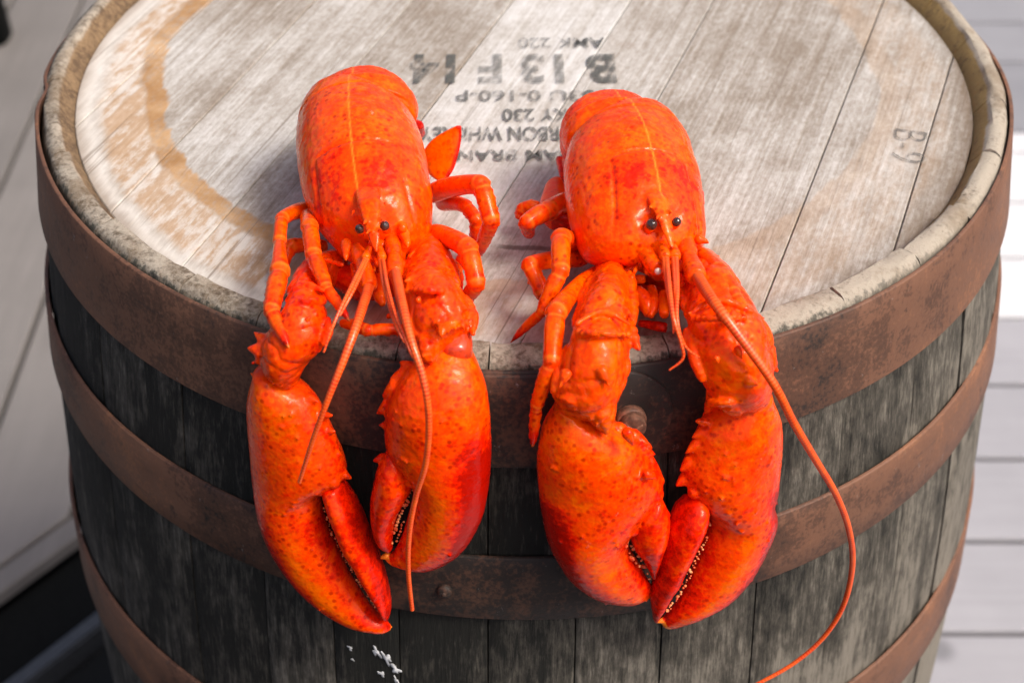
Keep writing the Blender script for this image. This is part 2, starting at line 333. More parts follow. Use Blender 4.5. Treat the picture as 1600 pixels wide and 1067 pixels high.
DECK_R = make_deck('pale_grey_deck_board', (0.29, 0.285, 0.30), (0.37, 0.362, 0.38), (4, 60, 60))
DECK_SUN = make_deck('painted_sunlit_board', (0.60, 0.60, 0.605), (0.70, 0.70, 0.705), (4, 60, 60))  # patch of sun on the far boards, put into their colour
DECK_G = make_deck('mid_grey_board', (0.22, 0.22, 0.235), (0.29, 0.29, 0.305), (4, 60, 60))
BLACK = simple('matt_black', (0.008, 0.0085, 0.008), 0.9, Specular_IOR_Level=0.1)
STEEL = simple('dark_painted_metal', (0.10, 0.105, 0.11), 0.35, Metallic=0.4)
WHITE = simple('white_splash', (0.82, 0.82, 0.80), 0.6)

# ------------------------------------------------------------------ deck
deck = bpy.data.objects.new('deck', None); COL.objects.link(deck); deck['kind'] = 'structure'
deck.location = (0, 0, 0)
def board(poly, mat, z=0.0, th=0.02):
    bm = bmesh.new(); vs = [bm.verts.new((x, y, z)) for x, y in poly]; f = bm.faces.new(vs)
    if f.normal.z < 0: f.normal_flip()
    r = bmesh.ops.extrude_face_region(bm, geom=[f])
    for v in r['geom']:
        if isinstance(v, bmesh.types.BMVert): v.co.z -= th
    bmesh.ops.recalc_face_normals(bm, faces=bm.faces)
    bmesh.ops.bevel(bm, geom=[e for e in bm.edges], offset=0.002, segments=1, affect='EDGES')
    me = bpy.data.meshes.new('deck_board'); bm.to_mesh(me); bm.free(); return link('deck_board', me, mat, deck, smooth=False)
G = 0.0075
for k in range(-9, 22):                                   # right: boards across
    y0 = 0.296 + 0.1375 * k; m = DECK_R
    if 4 <= k <= 7: m = DECK_SUN
    if k > 7: m = DECK_G
    if y0 > 2.9: continue
    yb = y0 + 0.1375 - G
    if k == 7: yb = 1.315 - G
    if k == 8: y0, yb = 1.315, 0.296 + 0.1375 * 9 - G
    x0 = 0.012 if y0 > -0.3 else -0.2
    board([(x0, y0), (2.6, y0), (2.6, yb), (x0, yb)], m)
EA, EB = np.array([-0.580, 0.348]), np.array([-0.506, 0.441])       # left deck's angled front edge
ed = nrm(EB - EA); en = np.array([ed[1], -ed[0]])
JA = np.array([-0.591, 0.391]); 
def edge_y(x, P): return P[1] + (x - P[0]) * ed[1] / ed[0]
for k in range(-5, 16):                                   # left: boards running away, cut along the angled edge
    x1 = -0.5300 - 0.1260 * k; x0 = x1 - 0.1260 + G
    if x1 > 0.2: continue
    a, b = edge_y(x0, JA) , edge_y(x1, JA)
    a, b = max(a, -1.2), max(b, -1.2); a, b = min(a, 0.53), min(b, 0.53)
    board([(x0, a), (x1, b), (x1, 2.9), (x0, 2.9)], DECK_L)
o1 = JA + en * 0.006; 
board([tuple(o1 - ed * 1.4), tuple(EA - ed * 1.4), tuple(EA + ed * 0.30), tuple(o1 + ed * 0.30)][::-1], DECK_L)  # border board
gm = MB(); gm.box((-4, -3, -0.09), (4, 4.5, -0.055)); g_ = link('ground', gm.mesh('ground'), BLACK, smooth=False); g_['kind'] = 'structure'
# plain black strip and metal rails lying in front of the angled edge
def strip(name, label, cat, o0, o1, z0, z1, mat, s0=-0.9, s1=0.22):
    A = EA + en * o0; B = EA + en * o1; bm = bmesh.new(); q = [A + ed * s0, B + ed * s0, B + ed * s1, A + ed * s1]
    vs = [bm.verts.new((p[0], p[1], z1)) for p in q]; f = bm.faces.new(vs)
    r = bmesh.ops.extrude_face_region(bm, geom=[f])
    for v in r['geom']:
        if isinstance(v, bmesh.types.BMVert): v.co.z = z0
    bmesh.ops.recalc_face_normals(bm, faces=bm.faces); bmesh.ops.bevel(bm, geom=list(bm.edges), offset=0.003, segments=2, affect='EDGES')
    me = bpy.data.meshes.new(name); bm.to_mesh(me); bm.free(); o = link(name, me, mat, smooth=False)
    o['label'] = label; o['category'] = cat; return o
strip('black_strip', 'flat black strip beside the left deck edge', 'mat', 0.004, 0.098, -0.05, -0.022, BLACK)
strip('metal_rail', 'dark grey metal rail with pale top edge, left of the barrel below the black strip', 'rail', 0.101, 0.122, -0.05, -0.004, STEEL)
strip('black_step', 'low black step board at the bottom left corner', 'step', 0.128, 0.42, -0.05, -0.03, simple('black_step_paint', (0.013, 0.014, 0.014), 0.8, Specular_IOR_Level=0.15))
# chair leg at the top left corner
ft = onz(6, 62, 0.0); cl = MB(); fx, fy = float(ft[0]) - 0.022, float(ft[1])
cl.loft([(fx, fy, 0.004), (fx - 0.004, fy + 0.004, 0.2), (fx - 0.012, fy + 0.01, 0.45)], [(0.034, 0, 0), (0.03, 0, 0), (0.026, 0, 0)], [(0, 1, 0)] * 3, [0.03, 0.026, 0.024], [0.03, 0.026, 0.024], e=0.5, cap=0.1)
clo = link('chair_leg', cl.mesh('chair_leg'), BLACK); clo['label'] = 'black chair leg standing on the deck in the far left corner'; clo['category'] = 'chair leg'

# ------------------------------------------------------------------ barrel
barrel = empty('barrel', (0, 0, 0), 'weathered oak whiskey barrel with rusty iron hoops and stencilled head, under two lobsters', 'barrel')
def ang_of(px, py): 
    X = V(px, py, 0.0); return math.atan2(X[1], X[0])
front = [ang_of(*p) for p in ((175, 800), (300, 920), (416, 1000), (520, 1000), (622, 960), (762, 960), (900, 980), (1035, 990), (1180, 960), (1300, 900), (1415, 790), (1490, 700))]
front = sorted(a % (2 * math.pi) for a in front)
angs = list(front); a = front[-1]; end = front[0] + 2 * math.pi
rest = []; 
while a < end - 0.30:
    a += random.uniform(0.19, 0.30); rest.append(a)
if end - rest[-1] < 0.12: rest.pop()
angs += rest; angs.append(end)
def stave(a0, a1, i):
    NA = 9; prof = []
    zs = list(np.linspace(0.0, 0.868, 40)); dz = random.uniform(-0.0008, 0.0006); dr = random.uniform(-0.0012, 0.0008)
    for z in zs: prof.append((rad(z), z, 1))
    top = H + dz
    am = -math.sin((a0 + a1) / 2); wd = 0.0070 * max(am, 0.0) ** 2; bw = 0.0078 - 0.0070 * max(am, 0.0) ** 2; ri = R0 - 0.0102 - wd
    prof += [(R0, 0.8735, 1), (R0 - 0.0006, top - 0.0046, 1), (R0 - 0.0022, top - 0.0022, .6), (R0 - 0.0046, top - 0.0007, .3), (R0 - 0.0072, top, .1), (ri + .001, top - 0.0002, 0), (ri, top - 0.0010, 0), (ri - bw * .5, top - 0.006, 0), (ri - bw, HZ - 0.0005, 0), (ri - bw - .001, HZ - 0.016, 0)]
    prof += [(rad(z) - 0.026, z, 0) for z in (0.84, 0.6, 0.44, 0.2, 0.0)]
    mb = MB(); gap = 0.0004; rows = []
    ph = random.uniform(0, 9)
    for j in range(NA + 1):
        t = j / NA; ring = []
        for k, (r, z, w) in enumerate(prof):
            g = gap / r; aa = a0 + g + (a1 - a0 - 2 * g) * t
            e = min(t, 1 - t); rr = r + w * (dr - ((0.0012 if z < 0.87 else 0.0) if e == 0 else 0))
            if z > 0.87:                                  # worn end grain
                rr += 0.0007 * math.sin(37 * aa + ph + 5 * k) * random.random(); zz = z - 0.0 + random.uniform(-0.0007, 0.0005)
            else: zz = z; rr += w * random.uniform(-0.00025, 0.00025)
            ring.append((rr * math.cos(aa), rr * math.sin(aa), zz))
        rows.append(ring)
    mb.rings(rows); return mb.mesh('stave')
for i in range(len(angs) - 1):
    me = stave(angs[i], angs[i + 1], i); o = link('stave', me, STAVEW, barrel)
    bm = bmesh.new(); bm.from_mesh(me); bmesh.ops.recalc_face_normals(bm, faces=bm.faces); bm.to_mesh(me); bm.free()
    me.polygons.foreach_set('use_smooth', [True] * len(me.polygons))
    me.set_sharp_from_angle(angle=R_(40))
# head boards
offs = [-0.30, -0.2220, -0.1585, -0.0990, -0.0380, 0.0340, 0.0848, 0.1888, 0.2420, 0.30]
tones = [0.06, 0.01, 0.09, -0.03, 0.20, 0.11, 0.02, 0.045, -0.07]
nd = np.array([math.sin(R_(70)), -math.cos(R_(70))]); td = np.array([math.cos(R_(70)), math.sin(R_(70))]); RH = R0 - 0.0183
for i in range(len(offs) - 1):
    lo, hi = offs[i] + 0.0003, offs[i + 1] - 0.0003; lo, hi = max(lo, -RH + 0.0005), min(hi, RH - 0.0005)
    if hi <= lo: continue
    us = np.linspace(lo, hi, 14); pts = [(u, math.sqrt(max(RH ** 2 - u * u, 0))) for u in us] + [(u, -math.sqrt(max(RH ** 2 - u * u, 0))) for u in us[::-1]]
    bm = bmesh.new(); z = HZ + random.uniform(-0.0005, 0.0004); vs = [bm.verts.new((*(nd * u + td * w), z)) for u, w in pts]
    f = bm.faces.new(vs); f.normal_update()
    if f.normal.z < 0: f.normal_flip()
    r = bmesh.ops.extrude_face_region(bm, geom=[f])
    for v in r['geom']:
        if isinstance(v, bmesh.types.BMVert): v.co.z -= 0.02
    bmesh.ops.recalc_face_normals(bm, faces=bm.faces)
    bmesh.ops.bevel(bm, geom=[e for e in bm.edges if all(v.co.z > HZ - 0.002 for v in e.verts)], offset=0.0006, segments=1, affect='EDGES')
    me = bpy.data.meshes.new('head_board'); bm.to_mesh(me); bm.free(); attr(me, 'tone', [tones[i]] * len(me.vertices)); link('head_board', me, HEADW, barrel, smooth=False)
# hoops
def band(z1, z0, a0=0.0, a1=2 * math.pi, off=0.0006, th=0.0022, round_end=False, n=220, wavy=0.0, tilt=0.0):
    mb = MB(); rows = []; full = abs(a1 - a0 - 2 * math.pi) < 1e-6
    for j in range(n + 1):
        t = j / n; a = a0 + (a1 - a0) * t; lo = tilt * min(max((math.sin(a) + .15) / .45, 0), 1); zt, zb = z1 - lo, z0 - lo
        if round_end:                                       # semicircular end at a1
            d = (a1 - a) * rad((z0 + z1) / 2); hw = (z1 - z0) / 2; rr = 0.030
            k = math.sqrt(max(0.0, 1 - max(0.0, 1 - d / rr) ** 2)) if d < rr else 1.0; zm = (z0 + z1) / 2
            zt, zb = zm + hw * max(k, 0.03), zm - hw * max(k, 0.03)
        wv = wavy * math.exp(-((a - 3.26) / 0.045) ** 2)
        rt, rb = rad(zt) + off - wv, rad(zb) + off; rt += 0.0005 * math.sin(7 * a + 1)
        ring = [(rb, zb), (rb + th * .75, zb), (rb + th, zb + .0006)]
        for q in (0.33, 0.66): ring.append((rb + (rt - rb) * q + th - wv * 0, zb + (zt - zb) * q))
        ring += [(rt + th, zt - .0006), (rt + th * .75, zt), (rt, zt)]
        rows.append([(r * math.cos(a), r * math.sin(a), z) for r, z in ring])
    if full:
        rows = rows[:-1]; m = len(rows[0]); o = len(mb.v)
        for r in rows: mb.v += r
        N = len(rows)
        for i in range(N):
            for j in range(m):
                A = i * m + j; B = i * m + (j + 1) % m; Cc = ((i + 1) % N) * m + (j + 1) % m; D = ((i + 1) % N) * m + j
                mb.f.append((A, D, Cc, B))
    else: mb.rings(rows)
    me = mb.mesh('hoop'); bm = bmesh.new(); bm.from_mesh(me); bmesh.ops.recalc_face_normals(bm, faces=bm.faces); bm.to_mesh(me); bm.free(); return me
def hoop(z1, z0, **k):
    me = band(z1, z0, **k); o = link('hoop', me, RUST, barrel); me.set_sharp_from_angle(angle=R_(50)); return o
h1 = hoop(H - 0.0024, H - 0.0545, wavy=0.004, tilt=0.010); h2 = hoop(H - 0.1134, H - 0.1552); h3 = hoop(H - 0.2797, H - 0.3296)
for z1, z0 in ((0.0560, 0.006), (0.1552, 0.1134), (0.3296, 0.2797)): hoop(z1, z0)
aE = ang_of(1047, 640)
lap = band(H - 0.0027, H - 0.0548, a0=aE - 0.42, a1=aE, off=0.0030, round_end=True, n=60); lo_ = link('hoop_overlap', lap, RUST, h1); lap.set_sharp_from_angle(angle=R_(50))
def rivet(px, py, off, r, hgt, parent, name='rivet', bolt=False):
    X = V(px, py, off); n = nrm(np.array([X[0], X[1], 0.02])); mb = MB()
    if bolt:
        t = nrm(np.cross(n, [0, 0, 1])); w = np.cross(t, n)
        mb.tube([X, X + n * 0.0035, X + n * 0.0042], [r * 1.14, r * 1.14, r * 1.05], smooth=False, n=28, cap=0.02)
        mb.tube([X + n * .004, X + n * hgt * .8, X + n * hgt], [r * .98, r * .98, r * .9], smooth=False, n=28, cap=0.05)
        q = X + n * (hgt)
        for a_, b_ in (((-.55, .25), (-.05, -.1)), ((-.05, -.1), (.5, .3)), ((-.05, -.1), (.0, -.75))):
            mb.tube([q + (t * a_[0] + w * a_[1]) * r, q + (t * b_[0] + w * b_[1]) * r], [r * .13, r * .13], smooth=False, n=8)
    else:
        mb.tube([X - n * .001, X + n * hgt * .45, X + n * hgt * .8, X + n * hgt], [r, r * .95, r * .7, r * .3], n=18)
        t = nrm(np.cross(n, [0, 0, 1])); mb.tube([X + n * hgt * .8 + t * r * .2, X + n * hgt * .8 + t * r * .6 - np.array([0, 0, r * .3])], [r * .3, r * .2], smooth=False, n=8)
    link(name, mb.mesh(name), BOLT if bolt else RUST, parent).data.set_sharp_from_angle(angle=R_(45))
rivet(984, 652, 0.0045, 0.0066, 0.009, h1, 'bolt', True)
rivet(695, 921, 0.0026, 0.0042, 0.0035, h2)
# lettering on the head
def text(body, cx_, cy_, width, height, rot=180, bold=0.0, name='stencil_lettering', space=1.0):
    cu = bpy.data.curves.new('t', 'FONT'); cu.body = body; cu.size = 1; cu.offset = bold; cu.space_character = space; cu.resolution_u = 4
    o = bpy.data.objects.new('t', cu); COL.objects.link(o); dg = bpy.context.evaluated_depsgraph_get(); dg.update()
    me = bpy.data.meshes.new_from_object(o.evaluated_get(dg)); bpy.data.objects.remove(o)
    c = verts(me); lo, hi = c.min(0), c.max(0); c = (c - (lo + hi) / 2) * np.array([width / (hi[0] - lo[0]), height / (hi[1] - lo[1]), 0])
    a = R_(rot); ca, sa = math.cos(a), math.sin(a)
    c = np.column_stack([c[:, 0] * ca - c[:, 1] * sa + cx_, c[:, 0] * sa + c[:, 1] * ca + cy_, np.full(len(c), HZ + 0.0009)])
    me.vertices.foreach_set('co', c.ravel()); me.update(); me.name = name
    return link(name, me, INK if name != 'chalk_mark' else FAINT, barrel, smooth=False)
def line(body, x0, x1, yt, yb, bold, **k):
    A, B, C_, D_ = onz(x0, (yt + yb) / 2, HZ), onz(x1, (yt + yb) / 2, HZ), onz((x0 + x1) / 2, yt, HZ), onz((x0 + x1) / 2, yb, HZ); c = (A + B) / 2
    text(body, c[0], c[1], float(np.linalg.norm(B - A)), float(np.linalg.norm(C_ - D_)), 180.5, bold, **k)
line('B 13 F 14', 641, 962, 86, 132, 0.036)
line('AMK 220', 810, 945, 61, 77, 0.012)
line('33U 0-160-P', 712, 928, 143, 160, 0.016)
line('DSP KY 230', 785, 955, 172, 191, 0.016)
line('BOURBON WHISKEY', 657, 936, 200, 222, 0.018)
line('JIM BEAM BRANDS', 668, 975, 231, 253, 0.018)
q9 = onz(1421, 230, HZ); text('B-9', float(q9[0]), float(q9[1]), 0.033, 0.0185, -104, -0.022, 'chalk_mark')
# white splashes low on the front staves
for (px, py, r, st) in ((547, 1012, 4, 1.6), (588, 1018, 7, 1.8), (604, 1028, 8, 2.0), (596, 1052, 7, .9), (618, 1045, 8, 1.6), (619, 1062, 4, 2.2), (551, 1030, 3, 1.0), (977, 942, 6, 0.7)):
    X = V(px, py, 0.0002); n = nrm(np.array([X[0], X[1], 0])); q = r * mpx(X); tt = nrm(np.cross([0, 0, 1], n)); mb = MB(); mb2 = []
    for k in range(22):
        a = k / 22 * 2 * math.pi; j = .8 + .3 * math.sin(3 * a + px) + .2 * math.sin(5 * a + py) + random.uniform(-.12, .12); mb2.append(X + (tt * math.cos(a) + np.array([0, 0, st * math.sin(a)]) + tt * 0.25 * st * math.sin(-a)) * q * j)
    mb.rings([mb2, [p + n * .00012 + (X - p) * .06 for p in mb2]]); link('white_splash', mb.mesh('white_splash'), WHITE, barrel)
#LOBSTERS
# ------------------------------------------------------------------ lobsters
def pairs_loft(mb, PR, d, a, b=None, e=0.9, k=4, cap=0.6, tilt=0.0):
    """PR: (lx,ly,rx,ry) edge pairs seen in the photograph; d distance off the barrel, a/b heights above/below the mid plane"""
    n = len(PR); d = np.broadcast_to(np.asarray(d, float), (n,)); a = np.broadcast_to(np.asarray(a, float), (n,))
    b = a if b is None else np.broadcast_to(np.asarray(b, float), (n,))
    L = np.array([V(p[0], p[1], d[i] + tilt) for i, p in enumerate(PR)]); R = np.array([V(p[2], p[3], d[i] - tilt) for i, p in enumerate(PR)])
    Q = catmull(np.column_stack([(L + R) / 2, (R - L) / 2, a, b]), k)
    C, U, a, b = Q[:, :3], Q[:, 3:6], np.abs(Q[:, 6]), np.abs(Q[:, 7])
    T = np.array([nrm(t) for t in np.gradient(C, axis=0)]); N = []
    for i in range(len(C)):
        nn = nrm(np.cross(U[i], T[i])); g = grad(C[i])
        N.append(nn if nn @ g > 0 else -nn)
    mb.loft(C, U, N, a, b, e=e, cap=cap)
    return dict(C=C, U=U, N=np.array(N), a=a, T=T)
def local(info, X):
    """nearest section index (0..1), across (-1..1), height sign"""
    C, U, N = info['C'], info['U'], info['N']; w = np.linalg.norm(U, axis=1); un = U / w[:, None]
    D = X[:, None, :] - C[None]; along = np.abs(np.einsum('ijk,jk->ij', D, info['T'])); i = (along + .35 * np.linalg.norm(D, axis=2)).argmin(1); r = np.arange(len(X))
    t = np.einsum('ik,ik->i', D[r, i], un[i]) / w[i]; h = np.einsum('ik,ik->i', D[r, i], N[i]) / info['a'][i]
    return i / (len(C) - 1), t, h
def spikes(mb, L, d=0.012, r=0.0016):
    for x0, y0, x1, y1, *q in L:
        x1, y1 = x1 + (x1 - x0) * .40, y1 + (y1 - y0) * .40; q = [q[0] * 1.25] + list(q[1:]) if q else q; mb.spike(V(x0, y0, q[1] if len(q) > 1 else d), V(x1, y1, (q[1] if len(q) > 1 else d) + 0.001), q[0] if q else r)
def sm(x, a, b): t = np.clip((x - a) / (b - a), 0, 1); return t * t * (3 - 2 * t)

def scatter(mb, info, n, side):                          # small tubercles on the upper face
    C, U, N, a = info['C'], info['U'], info['N'], info['a']
    for _ in range(n):
        i = random.randrange(1, len(C) - 1); t = random.uniform(-.8, .8)
        if side and random.random() < .6: i = random.randrange(1, max(len(C) // 2, 2)); t = -side * random.uniform(.3, .85)
        h = math.sqrt(1 - t * t); q = C[i] + U[i] * t + N[i] * a[i] * h; nn = nrm(U[i] / (np.linalg.norm(U[i]) ** 2) * t + N[i] / a[i] * h)
        r = random.uniform(.0007, .0014); mb.spike(q - nn * r, q + nn * r * 1.2 + np.array([0, 0, -r * .8]), r)

def make_claw(root, K):
    mb = MB(); info = pairs_loft(mb, K['palm'], K['d'], [q * .90 for q in K['ta']], K.get('tb'), e=1.04)
    for px, py, d, r in K.get('knobs', []): X = V(px, py, d); mb.ball(X, r * mpx(X))
    spikes(mb, K['spikes'], K['d'] + 0.002 if np.isscalar(K['d']) else K['d'][1])
    scatter(mb, info, 26, K['outer']); me = fuse(mb, 0.0008, 3, None, ((.0006, 50), (.00012, 300))); X = verts(me); s, t, h = local(info, X)
    o = K['outer']                                      # +1 / -1: which side is the outer rim
    edge = sm(o * t, 0.22, 0.72) * sm(s, 0.22, 0.5); tip = sm(s, 0.62, 0.95)
    ragged = 0.25 * np.sin(X[:, 2] * 900) * sm(s, 0.4, 0.6)
    red = 0.02 + 0.30 * sm(s, 0, 0.4) + 1.05 * np.clip(edge + 0.18 * ragged, 0, 1) + 0.28 * tip + 0.20 * sm(-o * t, 0.5, 1.0)
    stripe = np.exp(-((o * t + 0.12) / 0.28) ** 2) * sm(s, 0.35, 0.6) * (h > 0)
    red -= 0.50 * stripe
    attr(me, 'red', red); attr(me, 'pale', .8 * sm(s, .975, 1.0))
    claw = link('claw', me, SHELL, root)
    if K.get('label'): claw['label'] = K['label']
    fb = MB(); fi = pairs_loft(fb, K['finger'], K['fd'], K['fa'], e=1.02)
    for px, py, d, r in K.get('fknobs', []): X = V(px, py, d); fb.ball(X, r * mpx(X))
    spikes(fb, K.get('fspikes', []), K['fd'])
    fm = fuse(fb, 0.0007, 3, None, ((.0005, 80), (.0002, 320))); X = verts(fm); s, t, h = local(fi, X)
    attr(fm, 'red', 0.55 + 0.35 * sm(s, 0.2, 1) + 0.2 * sm(-o * t, 0.3, 1)); attr(fm, 'pale', np.zeros(len(X))); link('claw_finger', fm, SHELL, claw)
    tb = MB()
    for (px, py, d, r) in K['teeth']:
        X = V(px, py, d); q = r * mpx(X); tb.ball(X, q, n=7, sx=random.uniform(.9, 1.7), ax=[random.uniform(-1, 1), random.uniform(-.4, .4), random.uniform(-.5, .5)])
    t_ = link('claw_teeth', tb.mesh('claw_teeth'), TOOTH, claw); t_['kind'] = 'stuff'
    ab = MB(); ai = [pairs_loft(ab, A, d, [q * .84 for q in a], e=1.08) for A, d, a in K['arm']]
    for px, py, d, r in K.get('aknobs', []): X = V(px, py, d); ab.ball(X, r * mpx(X))
    spikes(ab, K.get('aspikes', []), 0.03)
    for q in ai: scatter(ab, q, 14, 0)
    for poly, dd, rr in K.get('ridges', []): ab.tube([V(x, y, dd) for x, y in poly], [rr * .5] + [rr] * (len(poly) - 2) + [rr * .5], k=5, n=10)
    for lx, ly, rx, ry, dd, aa, dx, dy in K.get('collars', []):
        m = 11
        for i in range(m):
            t = (i + .5) / m; x, y = lx + (rx - lx) * t, ly + (ry - ly) * t; h = dd + aa * math.sin(math.pi * t); j = random.uniform(.6, 1.3)
            ab.spike(V(x - dx * .5, y - dy * .5, h), V(x + dx * j, y + dy * j, h - .001), .0020)
    am = fuse(ab, 0.0008, 2, None, ((.0009, 80), (.0004, 190), (.00020, 420)), .0005); X = verts(am); attr(am, 'red', 0.20 + K.get('ared', 0.0) + 0 * X[:, 0]); attr(am, 'pale', np.zeros(len(X))); link('claw_arm', am, SHELL, claw)
    if K.get('skin'):
        for A, d, a in K['skin']:
            kb = MB(); pairs_loft(kb, A, d, a - .0018); link('joint_skin', fuse(kb, 0.0009, 3), MEMB, claw)
    return claw

def make_leg(root, pts, tipred=0.9, bristles=True, name='walking_leg'):
    P = [V(x, y, d) for x, y, d, r in pts]; r = [q[3] * mpx(p) for p, q in zip(P, pts)]; mb = MB(); n = len(P)
    for i in range(n - 1):
        A, B = P[i], P[i + 1]; L = np.linalg.norm(B - A); D = (B - A) / L; last = i == n - 2
        sag = nrm(np.cross(D, np.cross([0, 0, 1.0], D) + 1e-6)); bow = np.array([0, 0, 0.03 * L])
        ra, rb = r[i], r[i + 1]
        if last and rb < ra * .6:
            mb.tube([A - D * ra * .2, A + D * L * .12, A + D * L * .45 + bow * .6, A + D * L * .78 + bow * .4, B], [ra * .80, ra * .95, ra * .85, (ra * .4 + rb * .6), rb * .45], k=4, n=14)
        else:
            mb.tube([A - D * ra * .25, A + D * L * .10, A + D * L * .35 + bow, A + D * L * .72 + bow, B - D * rb * .35, B + D * rb * .28], [ra * .74, ra * .9, ra * .98, (ra + rb) / 2 * .97, rb * 1.07, rb * .92], k=4, n=14, cap=0.5)
        if i > 0:                                        # little condyle bumps at the joint
            w = nrm(np.cross(D, P[i] - EYE)); mb.ball(A + w * ra * .72, ra * .34); mb.ball(A - w * ra * .72, ra * .34)
    if bristles:
        for _ in range(9 * (n - 1)):
            i = random.randrange(max(n - 3, 0), n - 1); t = random.uniform(.15, .95); A = P[i] + (P[i + 1] - P[i]) * t; rr = r[i] + (r[i + 1] - r[i]) * t
            D = nrm(P[i + 1] - P[i]); w = nrm(np.cross(D, P[i] - EYE)); w = w if random.random() < .5 else -w
            if rr > 0.0012: mb.spike(A + w * rr * .8, A + w * (rr + .0010) + D * .0008, .0005)
    me = fuse(mb, 0.00062, 2); X = verts(me)
    seg = np.array([[np.linalg.norm(X - P[j], axis=1)] for j in range(n)])[:, 0].T; j = seg.argmin(1) / (n - 1)
    d_tip = np.linalg.norm(X - P[-1], axis=1); Ll = np.linalg.norm(P[-1] - P[-2])
    red = -0.10 + 0.22 * j + tipred * sm(d_tip, Ll * .62, Ll * .1)
    jd = np.min(np.array([np.abs(np.linalg.norm(X - P[q], axis=1) - r[q] * 1.05) / r[q] for q in range(1, n - 1)] or [np.ones(len(X))]), axis=0)
    attr(me, 'red', red + .35 * np.exp(-(jd / .5) ** 2)); attr(me, 'pale', 0.5 * sm(d_tip, .003, .001) * (r[-1] < .0015) + .45 * np.exp(-(jd / .10) ** 2)); return link(name, me, SHELL, root)

def feeler(root, pts, name, ring=0.0009, k=None, par=None):
    P = np.array([[*V(x, y, d), 0] for x, y, d, r in pts]); 
    for i, q in enumerate(pts): P[i, 3] = q[3] * mpx(P[i, :3])
    Q = catmull(P, 24); s = np.r_[0, np.cumsum(np.linalg.norm(np.diff(Q[:, :3], axis=0), axis=1))]
    m = max(int(s[-1] / ring) * 2, 8); u = np.linspace(0, s[-1], m); Q = np.column_stack([np.interp(u, s, Q[:, i]) for i in range(4)])
    Q[:, 3] *= np.where(np.arange(m) % 2, 1.07, 0.90)
    Q[:, 3] *= .92; nv = 9; mb = MB(); mb.tube(Q[:, :3], Q[:, 3], smooth=False, n=nv, cap=0.4); me = mb.mesh(name)
    attr(me, 'ring', np.repeat(((np.arange(len(mb.v) // nv) + 1) // 2 % 2) * .8, nv)); return link(name, me, FEELER, par or root)

